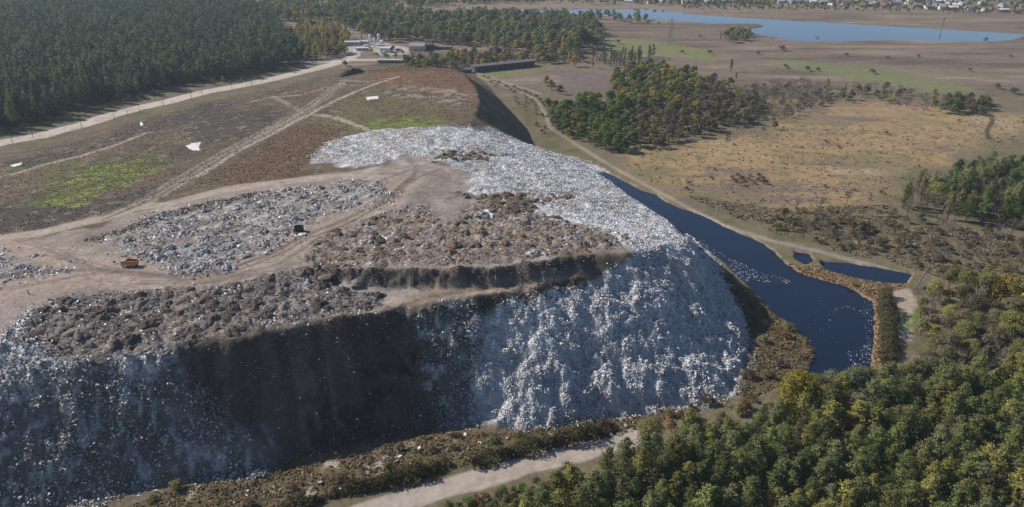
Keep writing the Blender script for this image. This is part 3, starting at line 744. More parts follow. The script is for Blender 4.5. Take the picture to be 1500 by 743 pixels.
weeds('reeds', REEDS, 3.5, [(.28, .185, .10), (.24, .16, .09), (.31, .22, .14), (.20, .15, .085)], .18, .45, 'orange dry reeds along the pond edge', 203, -.9, cat='reeds')
weeds('marsh_grass', MARSH, .07, [(.30, .22, .12), (.27, .20, .11), (.24, .19, .10), (.21, .165, .11)], .2, .8, 'golden tussock grass over the marsh', 204, -1, flat=2, cat='grass')
weeds('tussock_grass', OLIVE, .8, [(.15, .125, .075), (.19, .15, .10), (.12, .115, .055), (.21, .17, .12)], .22, .65, 'olive and brown tussocks beyond the pond', 205, -.2, cat='grass')
OLDF = W([(-60, 270), (0, 240), (200, 180), (340, 140), (440, 122), (520, 105), (570, 98), (690, 110), (700, 160), (690, 188), (560, 190), (470, 208), (450, 240), (430, 258), (300, 275), (150, 316), (0, 345), (-60, 345)])
weeds('weeds', OLDF, .35, BRN + [(.15, .105, .07), (.12, .105, .08)], .15, .42, 'dry brown weeds over the old part of the tip', 206, -1, flat=2)
weeds('weeds', GREEN1, 1.0, [(.18, .215, .075), (.16, .19, .065), (.19, .19, .09)], .15, .35, 'bright green weed patch on the old tip at left', 207, -1, flat=2.5)
weeds('weeds', W([(120, 352), (180, 335), (240, 310), (330, 290), (380, 280), (370, 288), (250, 318), (190, 340), (150, 356)]), 1.8, BRN + [(.19, .17, .09)], .18, .42, 'tawny weed strip along the upper edge of the tipping ground', 208, -.5)
weeds('weeds', RED2, .6, [(.17, .105, .065), (.15, .105, .07), (.19, .13, .08)], .15, .4, 'reddish brown weeds between the two tracks', 209, -1, flat=2)
# blocky rubble in the burnt patches and over the bare ground
for P, n, cols, lab in ((BURNT, 1600, [(.07, .065, .065), (.10, .095, .095), (.25, .24, .25), (.05, .045, .045)], 'dark rubble on the burnt ground at left'),
                        (BURNT2, 2200, [(.07, .065, .065), (.10, .095, .095), (.30, .29, .30), (.05, .05, .045)], 'dark rubble beside the lower track at left'),
                        (BURNT3, 1200, [(.08, .075, .08), (.10, .095, .10), (.05, .05, .05)], 'dark rubble above the white sheet'),
                        (HEAP1, 9000, [(.10, .085, .075), (.14, .118, .104), (.19, .165, .15), (.26, .23, .21)], 'clods between the front heaps'),
                        (DARK_WALL, 22000, [(.06, .05, .043), (.085, .07, .06), (.11, .095, .083), (.15, .135, .125)], 'clods and stones on the dark earth face'),
                        (TERR, 2600, [(.07, .058, .05), (.10, .084, .073), (.15, .135, .125), (.3, .29, .29)], 'clods on the terrace step'),
                        (HEAP2, 9000, [(.12, .095, .075), (.165, .13, .105), (.22, .19, .165), (.28, .24, .21)], 'clods between the brown heaps'),
                        (BARE, 5000, [(.22, .18, .155), (.15, .125, .11), (.33, .29, .26), (.50, .49, .49), (.10, .085, .075)], 'clods and scraps over the bare ground')):
    x, y = rand_in(P, n); k = fbm(x, y, 10, 301, 3) + RNG.normal(0, .25, n) > -.1; x, y = x[k], y[k]
    bits('rubble', x, y, RNG.uniform(.10, .34, len(x)) if P is not BARE else RNG.uniform(.08, .26, len(x)), np.array(cols)[RNG.integers(0, len(cols), len(x))], lab, 'rubble', M_WEED, per=2)
print('stuff', round(time.time() - T0, 1))

# ------------------------------------------------------------------ plants
def diamonds(c, nrm, size, rng, asp=.6):
    n = len(c)
    nrm = nrm / (np.linalg.norm(nrm, axis=1)[:, None] + 1e-9)
    t = np.cross(nrm, rng.normal(0, 1, (n, 3))); t /= (np.linalg.norm(t, axis=1)[:, None] + 1e-9)
    b = np.cross(nrm, t)
    s = (size * rng.uniform(.6, 1.35, n))[:, None]
    bend = nrm * s * .25
    V = np.stack([c + t * s, c + b * s * asp - bend * 0, c - t * s * .9 - bend, c - b * s * asp], 1).reshape(-1, 3)
    return V, np.arange(4 * n).reshape(-1, 4)

def tube(pts, rad, n=5):
    mb = MB()
    for i in range(len(pts) - 1): mb.bar(pts[i], pts[i + 1], rad[i], rad[i + 1], n)
    return mb

def pine_parts(seed, H, R_, nb, per, size):
    rng = np.random.default_rng(seed)
    C = []; N = []
    lean = rng.normal(0, .03, 2) * H
    for k in range(nb):
        t = .24 + .76 * ((k + rng.uniform(0, 1)) / nb) ** .9
        prof = min(1.0, (t - .12) * 3.5) * (1 - t) ** .62 * 1.25 + .05
        L = R_ * prof * rng.uniform(.62, 1.18); a = k * 2.4 + rng.normal(0, .35)
        rise = L * (.05 + .75 * t)
        m = max(3, int(per * (L / R_ + .25)))
        f = rng.uniform(.15, 1, m) ** .7
        p = np.stack([np.cos(a) * L * f, np.sin(a) * L * f, t * H * np.ones(m) + rise * f - L * .12], 1) + rng.normal(0, .10 * R_ * (.4 + L / R_), (m, 3)) * np.array([1, 1, .6])
        p[:, :2] += lean * t
        C.append(p); q = p * np.array([1, 1, 0]); q /= (np.linalg.norm(q, axis=1)[:, None] + .3)
        N.append(q * .55 + np.array([0, 0, .75]) + rng.normal(0, .5, (m, 3)))
    C = np.concatenate(C); N = np.concatenate(N)
    tr = tube([(0, 0, -.4), (lean[0] * .5, lean[1] * .5, H * .5), (lean[0] * .95, lean[1] * .95, H * .95)], [.022 * H, .014 * H, .003 * H])
    return diamonds(C, N, np.full(len(C), size), rng), tr

def broad_parts(seed, H, R_, nblob, per, size, narrow=False):
    rng = np.random.default_rng(seed)
    C = []; N = []; limbs = []
    for k in range(nblob):
        if narrow:
            t = .22 + .74 * (k + .5) / nblob
            rr = R_ * (1.15 - abs(t - .5) * 1.15) * rng.uniform(.7, 1.05)
            c = np.array([rng.normal(0, .28) * R_, rng.normal(0, .28) * R_, H * t]); rad = np.array([rr, rr, H * .5 / nblob * 2.1])
        else:
            a = k * 2.4 + rng.normal(0, .4); q = math.sqrt((k + .4) / nblob)
            t = .80 - .42 * q ** 2 + rng.uniform(-.10, .08)
            rr = R_ * rng.uniform(.34, .56)
            c = np.array([math.cos(a) * R_ * .68 * q, math.sin(a) * R_ * .68 * q, H * t]); rad = np.array([rr, rr, rr * rng.uniform(.6, .95)])
        m = int(per * rng.uniform(.6, 1.25))
        d = rng.normal(0, 1, (m, 3)); d /= np.linalg.norm(d, axis=1)[:, None]
        d[:, 2] = np.where(d[:, 2] < -.45, -d[:, 2], d[:, 2])
        f = rng.uniform(.30, 1.0, m)[:, None] ** .45
        f = f * (1 + .22 * np.sin(d[:, :1] * 7 + k) * np.cos(d[:, 1:2] * 6 - k))
        C.append(c + d * rad * f); N.append(d * .8 + rng.normal(0, .45, (m, 3)) + np.array([0, 0, .35])); limbs.append(c)
    C = np.concatenate(C); N = np.concatenate(N)
    tr = tube([(0, 0, -.4), (.02 * H, .01 * H, H * .35), (0, .02 * H, H * .62)], [.028 * H, .018 * H, .008 * H])
    for c in limbs[::2 if narrow else 1]:
        h0 = min(.42 * H, c[2] * .7); tr.bar((.01 * H, .01 * H, h0), c, .010 * H, .003 * H, 4)
    return diamonds(C, N, np.full(len(C), size), rng), tr

def bare_parts(seed, H, spread, depth, wid):
    """branching limbs, and a separate cloud of fine twigs"""
    rng = np.random.default_rng(seed); tr = MB(); tw = []
    def grow(p, d, L, r, lev):
        q = p + d * L
        if lev <= 1: tr.bar(p, q, r, r * .65, 4)
        else: tw.append((p, q, max(wid, r)))
        if lev >= depth: return
        for k in range(3 if lev else 5):
            nd = d + rng.normal(0, 1, 3) * spread * (1.0 if lev else .75); nd[2] = abs(nd[2]) * .7 + .25
            nd /= np.linalg.norm(nd)
            grow(p + d * L * rng.uniform(.45, 1.0), nd, L * rng.uniform(.5, .78), r * .5, lev + 1)
    grow(np.array([0, 0, -.3]), np.array([rng.normal(0, .06), rng.normal(0, .06), 1.0]), H * .46, .018 * H, 0)
    V = []; n = 0
    for p, q, w in tw:
        d = q - p; s = np.cross(d, rng.normal(0, 1, 3)); s = s / (np.linalg.norm(s) + 1e-9) * w
        V += [p - s, p + s, q + s * .5, q - s * .5]
    V = np.array(V)
    V[:, 2] = np.clip(V[:, 2], -.2, None)
    return (V, np.arange(len(V)).reshape(-1, 4)), tr

def pair_mesh(name, crown, tr, leafm, barkm):
    (V, Fq) = crown
    return mesh_np(name + '_crown', V, Fq.astype(np.int32), leafm), tr.mesh(name + '_trunk', barkm)

def single_mesh(name, crown, tr, leafm, barkm):
    V, Fq = crown; k = len(V)
    VV = list(map(tuple, V)) + tr.V; FF = [tuple(f) for f in Fq.tolist()] + [tuple(i + k for i in f) for f in tr.F]
    return mesh_np(name, VV, FF, [leafm, barkm], mi=[0] * len(Fq) + [1] * len(tr.F))

SPEC = {}   # kind -> (nominal height, near pairs, far single meshes)
def spec(kind, H, near, far, leafm, barkm):
    SPEC[kind] = (H, [pair_mesh(kind, *p, leafm, barkm) for p in near], [single_mesh(kind + '_small', *p, leafm, barkm) for p in far])
spec('pine_tree', 14, [pine_parts(s, 14, 2.9 + .25 * (s % 3), 84, 46, .21) for s in (1, 2, 3, 4, 5, 6)], [pine_parts(s, 14, 3.4, 24, 9, .80) for s in (11, 12, 13, 14)], M_NEEDLE, M_PINEBARK)
spec('broadleaf_tree', 12, [broad_parts(s, 12, 4.8, 15, 260, .26) for s in (21, 22, 23, 24)], [broad_parts(s, 12, 4.6, 10, 42, .68) for s in (31, 32, 33, 34)], M_LEAF, M_BARK)
spec('slender_tree', 16, [broad_parts(s, 16, 2.3, 9, 150, .33, True) for s in (41, 42, 43)], [broad_parts(s, 16, 2.4, 7, 45, .65, True) for s in (51, 52, 53)], M_LEAF, M_BARK)
spec('bare_tree', 10, [bare_parts(s, 10, .6, 5, .030) for s in (61, 62, 63, 64)], [bare_parts(s, 10, .6, 4, .075) for s in (71, 72, 73)], M_TWIG, M_TWIG)
spec('bush', 2.6, [broad_parts(s, 2.6, 2.0, 8, 90, .20) for s in (81, 82, 83)], [broad_parts(s, 2.6, 2.1, 6, 30, .36) for s in (91, 92, 93)], M_LEAF, M_BARK)
CATS = {'pine_tree': 'pine tree', 'broadleaf_tree': 'tree', 'slender_tree': 'tree', 'bare_tree': 'bare tree', 'bush': 'bush'}

PINE = [('dark green', (.125, .145, .055)), ('grey green', (.175, .180, .085)), ('mid green', (.165, .185, .062)), ('yellowish green', (.240, .225, .070))]
GRN = [('green', (.145, .185, .062)), ('grey green', (.165, .185, .105)), ('olive', (.215, .205, .085)), ('dark green', (.085, .120, .052))]
YEL = [('yellow', (.360, .300, .060)), ('golden', (.310, .235, .060)), ('yellow green', (.245, .240, .070))]
BRNT = [('russet', (0.217, 0.126, 0.067)), ('brown', (0.168, 0.123, 0.077)), ('olive brown', (0.161, 0.140, 0.070))]
GREY = [('grey', (0.188, 0.163, 0.144)), ('grey brown', (0.156, 0.125, 0.106)), ('dark grey', (0.119, 0.100, 0.090))]
PL = []     # placements: kind, x, y, scale, (tint, rgb), place words, group
def zone(poly, spacing, mix_, place, group, seed, jitter=.42, thr=None):
    rng = np.random.default_rng(seed)
    x, y = scatter(poly, spacing, rng, jitter)
    if thr is not None:
        k = fbm(x, y, 18, seed, 3) > thr; x, y = x[k], y[k]
    w = np.array([m[0] for m in mix_], float); w /= w.sum()
    ii = rng.choice(len(mix_), len(x), p=w)
    for a, b, i in zip(x, y, ii):
        _, kind, tints, lo, hi = mix_[i]
        PL.append((kind, float(a), float(b), rng.uniform(lo, hi) / SPEC[kind][0], tints[rng.integers(len(tints))], place, group))
def one(kind, px, py, h, tint, place, group=None, base=True):
    x, y = hit(px, py)
    PL.append((kind, float(x[0]), float(y[0]), h / SPEC[kind][0], tint, place, group))

Z_A = W0([(700, 815), (770, 775), (850, 745), (915, 705), (985, 668), (1060, 655), (1150, 640), (1250, 608), (1330, 595), (1420, 580), (1540, 560), (1700, 600), (1700, 900), (1300, 930), (650, 930)])
zone(Z_A, 4.3, [(9, 'pine_tree', PINE, 11, 16), (.6, 'broadleaf_tree', GRN, 9, 12)], 'in the wood at bottom right', 'trees of the wood at bottom right', 1)
zone(W0([(900, 690), (985, 655), (1070, 640), (1160, 618), (1250, 596), (1340, 582), (1345, 598), (1250, 612), (1150, 642), (1060, 662), (990, 675), (910, 715)]), 6.5,
     [(4, 'broadleaf_tree', GRN[:3], 8, 11), (1, 'broadleaf_tree', YEL[2:], 7, 9), (1, 'bush', GRN[2:3], 2.4, 3.4)], 'along the upper edge of the bottom right wood', 'edge trees of the bottom right wood', 2)
zone(W0([(1340, 560), (1365, 510), (1400, 478), (1440, 462), (1500, 450), (1580, 450), (1580, 580), (1420, 592), (1340, 596)]), 5.2,
     [(4, 'broadleaf_tree', [GRN[2], ('pale olive', (.185, .170, .095)), ('khaki', (.175, .150, .090))], 7, 10), (1, 'broadleaf_tree', YEL[2:], 6, 9), (4, 'bare_tree', GREY, 6, 10), (1, 'bush', BRNT, 2.5, 3.5)], 'in the grove at the right edge below the pool', 'grove right of the pond end', 3)
one('broadleaf_tree', 1163, 622, 18, ('yellow', (.36, .30, .055)), 'by the near end of the pond', 'single')
for a, b, h, tn in ((1195, 592, 10, GRN[2]), (1218, 588, 11, GRN[1]), (1243, 587, 11.5, GRN[1]), (1268, 582, 11, GRN[2]), (1294, 578, 10.5, GRN[1]), (1318, 572, 10, GRN[2]), (1340, 566, 10, ('pale olive', (.185, .170, .095)))): one('broadleaf_tree', a, b, h, tn, 'along the near end of the pond', 'trees along the near end of the pond')
one('slender_tree', 930, 655, 17, ('olive', (.105, .11, .04)), 'with thin foliage before the white slope', 'single')
one('broadleaf_tree', 950, 660, 11, GRN[2], 'beside the tall slender tree before the white slope', 'single')
one('broadleaf_tree', 1020, 672, 10, ('bright green', (.10, .14, .03)), 'below the white slope', 'single')
one('slender_tree', 672, 712, 8, YEL[2], 'on the verge of the lower road', 'single')
one('bare_tree', 690, 722, 7, GREY[1], 'on the verge of the lower road', 'single')
for a, b, h, kd, tn in ((544, 78, 6, 'broadleaf_tree', YEL[2]), (576, 76, 7, 'broadleaf_tree', GRN[2]), (580, 86, 6, 'broadleaf_tree', YEL[2]), (590, 80, 5, 'broadleaf_tree', GRN[1]), (597, 71, 9, 'broadleaf_tree', GRN[2]), (571, 62, 10, 'broadleaf_tree', GRN[1]), (604, 82, 4, 'bush', GRN[1]), (552, 82, 3, 'bush', GRN[2]), (566, 86, 4, 'bush', GRN[1]), (530, 60, 9, 'slender_tree', YEL[2]), (505, 97, 4, 'bush', GRN[3]), (655, 92, 4, 'bush', GRN[1]), (598, 90, 4, 'bush', GRN[2])):
    one(kd, a, b, h, tn, 'among the sheds of the works yard', 'trees among the yard sheds')
one('bush', 1245, 418, 2.4, YEL[1], 'on the reedy strip', 'single')
one('bush', 1440, 424, 5, YEL[0], 'on the slope right of the leaning dead tree', 'single')
# left forest
zone(FOREST, 6.2, [(20, 'pine_tree', [('dark green', (.070, .108, .056)), ('blue green', (.092, .135, .082)), ('mid green', (.135, .170, .070))], 11, 20), (1.6, 'broadleaf_tree', [GRN[2], GRN[0]], 10, 15)], 'in the front of the big forest at left', 'trees at the front of the left forest', 4)
zone(W0([(-60, 210), (60, 190), (130, 170), (200, 150), (300, 127), (400, 111), (445, 98), (440, 90), (400, 104), (300, 119), (200, 140), (110, 163), (0, 193)]), 9, [(2, 'bush', [GRN[2], BRNT[2]], 2, 3.6), (1, 'broadleaf_tree', [GRN[2], YEL[2]], 4, 7)], 'on the sandy verge between forest and haul road', 'bushes between forest and haul road', 5, thr=.05)
zone(W0([(430, 96), (470, 88), (505, 82), (512, 62), (505, 50), (480, 38), (440, 40), (425, 55), (436, 75)]), 8, [(3, 'slender_tree', YEL, 10, 15), (3, 'broadleaf_tree', [YEL[2], GRN[2], BRNT[2]], 8, 12), (1.5, 'bare_tree', GREY, 7, 10)], 'beside the road junction', 'autumn trees by the road junction', 6)
zone(W0([(455, 18), (500, 16), (500, 22), (455, 24)]), 12, [(1, 'slender_tree', YEL[:2], 12, 16)], 'in the far clump beyond the junction', 'far yellow poplars beyond the junction', 7)
zone(W0([(400, 28), (430, 36), (480, 30), (520, 48), (560, 62), (600, 60), (640, 64), (720, 72), (790, 82), (850, 80), (880, 68), (885, 55), (870, 32), (740, 24), (640, 26), (560, 18), (420, 12), (380, 10)]), 9.5,
     [(5, 'broadleaf_tree', [('grey green', (.165, .190, .115)), ('grey green', (.145, .175, .095)), ('green', (.125, .175, .066)), ('pale green', (.19, .20, .11))], 11, 17), (1.6, 'slender_tree', YEL[1:] + GRN[1:2], 12, 18), (2.6, 'broadleaf_tree', YEL[2:] + BRNT + YEL[:1], 9, 13), (.8, 'bare_tree', GREY, 8, 11)], 'in the broad wood behind the yard', 'trees of the wood behind the yard', 8)
zone(W0([(585, 92), (640, 88), (690, 78), (800, 85), (850, 82), (855, 92), (790, 94), (690, 100), (640, 104), (600, 102)]), 6.5, [(4, 'broadleaf_tree', [GRN[2], YEL[2], GRN[1]], 6, 11), (1.5, 'broadleaf_tree', YEL[:2], 6, 9), (2, 'bush', GRN[1:3], 2, 4), (1, 'bare_tree', GREY, 5, 8)], 'behind the long shed', 'low trees behind the long shed', 9)
one('broadleaf_tree', 663, 103, 10, GRN[1], 'standing alone left of the long shed', 'single')
one('broadleaf_tree', 853, 72, 22, ('grey green', (.062, .082, .045)), 'tallest before the meadow', 'single')
one('broadleaf_tree', 842, 98, 11, YEL[1], 'tall beside the mud field', 'single')
one('slender_tree', 868, 100, 9, YEL[2], 'right of the golden tree by the mud field', 'single')
one('broadleaf_tree', 808, 132, 9, BRNT[1], 'at the left end of the mixed wood', 'single')
one('broadleaf_tree', 800, 126, 9, YEL[1], 'at the left end of the mixed wood', 'single')
one('broadleaf_tree', 820, 138, 8, ('dark grey', (.075, .07, .055)), 'at the left end of the mixed wood', 'single')
# wood right of the old mound
zone(W0([(798, 163), (806, 185), (822, 198), (845, 208), (872, 218), (905, 226), (935, 222), (930, 195), (930, 170), (900, 150), (860, 148)]), 6.6, [(5, 'broadleaf_tree', [('fresh green', (.125, .165, .048)), GRN[0], ('deep green', (.090, .125, .045))], 7, 11), (1, 'broadleaf_tree', YEL[1:], 6, 8)], 'in the green left part of the mixed wood', 'green trees of the mixed wood', 10)
zone(W0([(900, 150), (930, 170), (1000, 160), (1030, 130), (1010, 112), (960, 100), (915, 105), (895, 122)]), 7.2, [(4, 'broadleaf_tree', YEL + YEL[2:], 7, 11), (4, 'broadleaf_tree', [GRN[2], GRN[0]], 8, 12), (1.2, 'broadleaf_tree', BRNT, 7, 11)], 'in the yellowing middle of the mixed wood', 'yellowing trees of the mixed wood', 11)
zone(W0([(932, 222), (960, 222), (1005, 212), (1060, 190), (1100, 178), (1120, 160), (1090, 140), (1040, 118), (1020, 135), (1000, 160), (930, 172)]), 6.8, [(3, 'broadleaf_tree', [BRNT[1], BRNT[2], ('grey brown', (.145, .118, .098))], 7, 11), (3, 'bare_tree', GREY, 7, 11), (2, 'broadleaf_tree', [GRN[2], YEL[2]], 7, 10)], 'in the brown right part of the mixed wood', 'brown trees of the mixed wood', 12)
zone(W0([(1070, 190), (1130, 182), (1180, 172), (1215, 150), (1215, 128), (1150, 122), (1090, 130)]), 5.6, [(5, 'bare_tree', GREY, 5, 9), (1.5, 'bush', GREY[1:] + BRNT, 2, 3.5)], 'in the leafless thicket right of the mixed wood', 'leafless thicket right of the mixed wood', 13)
one('broadleaf_tree', 1135, 190, 6, ('olive', (.11, .115, .04)), 'at the marsh edge of the thicket', 'single')
zone(W0([(868, 86), (960, 82), (965, 90), (900, 100), (872, 96)]), 8, [(1, 'slender_tree', [GRN[3], GRN[1]], 8, 12)], 'in the dark row above the mixed wood', 'dark row above the mixed wood', 14)
zone(W0([(1190, 158), (1260, 150), (1300, 152), (1350, 168), (1450, 168), (1445, 155), (1350, 140), (1300, 130), (1220, 132)]), 8.5, [(4, 'bare_tree', GREY, 5, 9), (1.5, 'broadleaf_tree', [GRN[2], GRN[1]], 6, 9), (1, 'bush', BRNT, 2, 3.5)], 'in the clump across the far marsh', 'clump across the far marsh', 15)
for a, b, h in ((1365, 158, 13), (1308, 150, 9), (1212, 130, 8), (1238, 136, 7)): one('slender_tree', a, b, h, YEL[0] if a in (1308, 1365) else YEL[2], 'in the clump across the far marsh', 'yellow poplars across the far marsh')
zone(W0([(1370, 168), (1450, 170), (1450, 152), (1390, 142)]), 7, [(3, 'broadleaf_tree', [GRN[2], GRN[0], BRNT[1]], 7, 10)], 'in the dense clump by the ditch', 'dense clump by the ditch', 16)
# right hand wood
zone(W0([(1345, 318), (1400, 325), (1460, 338), (1570, 350), (1570, 265), (1490, 262), (1430, 262), (1390, 275)]), 5.6, [(4, 'slender_tree', [('deep green', (.070, .105, .045)), GRN[0], GRN[2]], 12, 17), (2, 'broadleaf_tree', [GRN[0], GRN[2]], 9, 12), (1.5, 'bare_tree', GREY, 9, 12)], 'in the tall wood at the right edge', 'tall wood at the right edge', 17)
zone(W0([(1312, 312), (1345, 318), (1390, 275), (1370, 265), (1330, 285)]), 5.2, [(3, 'slender_tree', [YEL[2], GRN[2]], 9, 13), (3, 'bare_tree', GREY, 8, 12)], 'on the yellow flank of the tall wood', 'yellow flank of the tall wood', 18)
zone(W0([(1100, 320), (1200, 318), (1300, 312), (1400, 335), (1520, 350), (1530, 400), (1440, 420), (1370, 405), (1320, 380), (1220, 365), (1140, 345)]), 5.4, [(3, 'bare_tree', GREY, 3.5, 8), (4, 'bush', BRNT + [GRN[2]] + GREY[1:], 1.6, 3.4), (1, 'broadleaf_tree', [BRNT[1], GRN[2]], 4, 6)], 'in the scrub beyond the pond', 'scrub beyond the pond', 19)
for a, b, h in ((1326, 320, 12), (1240, 300, 9), (1200, 308, 8), (1165, 310, 7), (1395, 345, 10), (1480, 350, 12), (1275, 300, 7)): one('bare_tree', a, b, h, GREY[1], 'before the marsh', 'bare trees before the marsh')
one('broadleaf_tree', 1262, 340, 5, ('dark', (.05, .05, .045)), 'dense in the scrub', 'single')
# banks and foot of the tip
zone(W0([(1060, 262), (1110, 255), (1125, 270), (1085, 280)]), 4.5, [(2, 'bush', GREY[1:] + BRNT, 1.4, 2.6), (1, 'bare_tree', GREY, 2.5, 4)], 'in the brown clump on the near marsh', 'brown clump on the near marsh', 41)
zone(MARSH, 13, [(3, 'bush', BRNT + GREY[1:], .9, 2.0), (1, 'bare_tree', GREY, 2, 4)], 'scattered over the marsh', 'scattered marsh bushes', 42, thr=.12)
for a, b, h, kd, tn in ((1412, 432, 11, 'broadleaf_tree', YEL[2]), (1440, 440, 12, 'broadleaf_tree', GRN[2]), (1468, 446, 13, 'broadleaf_tree', YEL[1]), (1492, 452, 13, 'broadleaf_tree', GRN[2]), (1508, 470, 14, 'broadleaf_tree', YEL[2]), (1425, 470, 11, 'broadleaf_tree', ('khaki', (.20, .17, .10))), (1480, 500, 12, 'broadleaf_tree', YEL[2]), (1450, 520, 11, 'broadleaf_tree', ('khaki', (.20, .17, .10)))):
    one(kd, a, b, h, tn, 'tall in the grove at the right edge', 'tall trees of the right grove')
zone(W0([(480, 800), (600, 756), (690, 731), (760, 713), (830, 688), (860, 700), (780, 745), (700, 790), (600, 820)]), 2.5, [(3, 'bush', [GRN[2], BRNT[2], GRN[0], YEL[2]], 1.2, 2.4), (.7, 'bush', [('rust', (.24, .12, .06))], 1.4, 2.4)], 'on the lower verge of the near road', 'bushes on the lower verge of the near road', 43)
zone(BANK, 6.5, [(3, 'bush', BRNT + [GRN[2]], 1.5, 2.8), (1, 'bare_tree', GREY[1:], 2.5, 4)], 'on the bank between the tip and the pond', 'bushes on the near pond bank', 20)
zone(TOESCRUB, 6.0, [(3, 'bush', BRNT + [GRN[2]], 1.2, 2.4), (.6, 'bush', [GRN[0], ('rust', (.20, .09, .04))], 1.2, 2.0)], 'in the weeds at the foot of the tip', 'bushes at the foot of the tip', 21, thr=-.1)
zone(W0([(700, 800), (760, 755), (850, 705), (905, 680), (930, 690), (860, 735), (780, 780)]), 4.5, [(3, 'bush', [BRNT[2], ('rust', (.19, .085, .04)), GRN[2], GRN[0]], 1.6, 3.0), (2, 'broadleaf_tree', [GRN[2], BRNT[2]], 4, 7)], 'between the lower road and the pines', 'bushes between the lower road and the pines', 22)
zone(W0([(1040, 585), (1120, 585), (1140, 600), (1060, 620), (960, 640), (920, 645), (940, 620)]), 5, [(3, 'bush', BRNT + [GRN[2]], 1.6, 3.0), (1, 'bare_tree', GREY, 3, 5)], 'at the right foot of the white slope', 'bushes at the right foot of the white slope', 23)
zone(W0([(1335, 430), (1400, 420), (1480, 410), (1560, 412), (1560, 470), (1420, 478), (1370, 505), (1345, 520)]), 5, [(2, 'bush', BRNT + [GRN[2]], 1.8, 3.6), (2, 'bare_tree', GREY, 4, 8), (4, 'broadleaf_tree', [GRN[2], BRNT[2], YEL[2]], 5, 9)], 'on the ground right of the pool', 'growth right of the pool', 24)
zone(W0([(690, 110), (740, 120), (800, 145), (790, 160), (812, 195), (800, 205), (770, 165), (740, 135)]), 9, [(1, 'bush', BRNT + GRN[1:3], 1.4, 2.6)], 'along the track under the old mound', 'bushes along the track under the old mound', 25)
# far scattered bushes and trees of the flood meadow
for k, (a, b, h, kd) in enumerate([(1010, 29, 6, 'broadleaf_tree'), (1018, 31, 5, 'broadleaf_tree'), (985, 28, 6, 'broadleaf_tree'), (1443, 62, 6, 'broadleaf_tree'), (1195, 62, 8, 'bare_tree'), (1146, 74, 5, 'bush'), (1150, 100, 4, 'bush'), (1182, 104, 4, 'bush'),
        (1278, 108, 4, 'bush'), (1197, 104, 3, 'bush'), (1070, 105, 11, 'slender_tree'), (1078, 118, 7, 'slender_tree'), (1460, 130, 4, 'bush'), (1485, 138, 5, 'bush'), (1240, 82, 3, 'bush'), (1420, 105, 3, 'bush'), (1026, 55, 3, 'bush'), (1110, 80, 3, 'bush'), (1300, 86, 2.5, 'bush'), (1345, 84, 2.5, 'bush'), (1480, 84, 2.5, 'bush'), (1000, 78, 3, 'bush'), (1040, 80, 4, 'bush'), (905, 64, 4, 'bush')]):
    one(kd, a, b, h, GRN[3] if k < 4 or k in (10, 11) else GREY[2], 'standing alone on the far flood meadow', 'lone bushes and trees on the flood meadow')
zone(W0([(1052, 64), (1102, 64), (1100, 48), (1062, 50)]), 9, [(3, 'broadleaf_tree', [GRN[1], GRN[2]], 7, 11), (1, 'slender_tree', [YEL[2]], 8, 12)], 'in the clump on the lake shore', 'clump on the lake shore', 26)
zone(W0([(862, 30), (960, 36), (960, 30), (870, 22)]), 14, [(3, 'broadleaf_tree', [GRN[1]], 8, 12), (1, 'slender_tree', [GRN[1]], 10, 14)], 'on the near lake shore', 'trees on the near lake shore', 27)
zone(W0([(700, 6), (960, 8), (1130, 14), (1130, 4), (960, -4), (700, -6)]), 13, [(3, 'broadleaf_tree', [GRN[1], GRN[2]], 7, 11)], 'on the far lake shore', 'trees on the far lake shore', 28, thr=-.1)
zone(W0([(1000, 14), (1300, 18), (1560, 24), (1560, -25), (960, -25)]), 11, [(3, 'broadleaf_tree', [GRN[1], GRN[0], GREY[2]], 4, 8), (1, 'bush', GRN, 2, 3.5)], 'among the far houses', 'trees among the far houses', 29, thr=-.35)
zone(W0([(330, 2), (420, 10), (560, 16), (700, 6), (860, -4), (860, -30), (200, -30), (240, 0)]), 11, [(3, 'broadleaf_tree', [GRN[1], GRN[0]], 9, 14), (2, 'pine_tree', PINE[:2], 12, 16)], 'in the woods on the skyline', 'woods at the top edge', 30, thr=-.25)
zone(W0([(745, 20), (790, 24), (1000, 36), (1060, 40), (1000, 40), (900, 33), (760, 26)]), 12, [(3, 'bush', GRN[1:3], 2, 4), (1, 'broadleaf_tree', [GRN[1]], 6, 9)], 'along the lake edge', 'growth along the lake edge', 31, thr=0)

# keep clear of roads, water and the yard; seat every plant on the ground
PX = np.array([p[1] for p in PL]); PY = np.array([p[2] for p in PL])
mm = masks_height(PX, PY)
keep = (lmask(ROAD, PX, PY, 9, 1) < .5) & (lmask(ROAD_C, PX, PY, 8, 1) < .5) & (lmask(ROAD_F, PX, PY, 5.0, .5) < .5) & (mm['pond'] < .3) & (mm['lake'] < .3) & ((sdf(YARD, PX, PY) < 0) | np.array(['yard sheds' in (p[6] or '') for p in PL]))
PZ = height(PX, PY, mm)
qx, qy, qz = project(PX, PY, PZ); HH = np.array([SPEC[p[0]][0] * p[3] for p in PL])
tx, ty, tz = project(PX, PY, PZ + HH)
vis = keep & (qz > 5) & (tx > -12) & (tx < 1512) & (ty < 748) & (qy > 0)
app = np.where(vis, HH * F / np.maximum(qz, 5), -1)
CAP = {'pine_tree': 300, 'broadleaf_tree': 295, 'slender_tree': 200, 'bare_tree': 220, 'bush': 298}
order = np.argsort(-app); used = {k: 0 for k in CAP}; single = np.zeros(len(PL), bool)
for i in order:
    k = PL[i][0]
    if app[i] <= 0 or used[k] >= CAP[k]: continue
    used[k] += 1; single[i] = True
rng = np.random.default_rng(77)
ART = lambda w: w[0].upper()
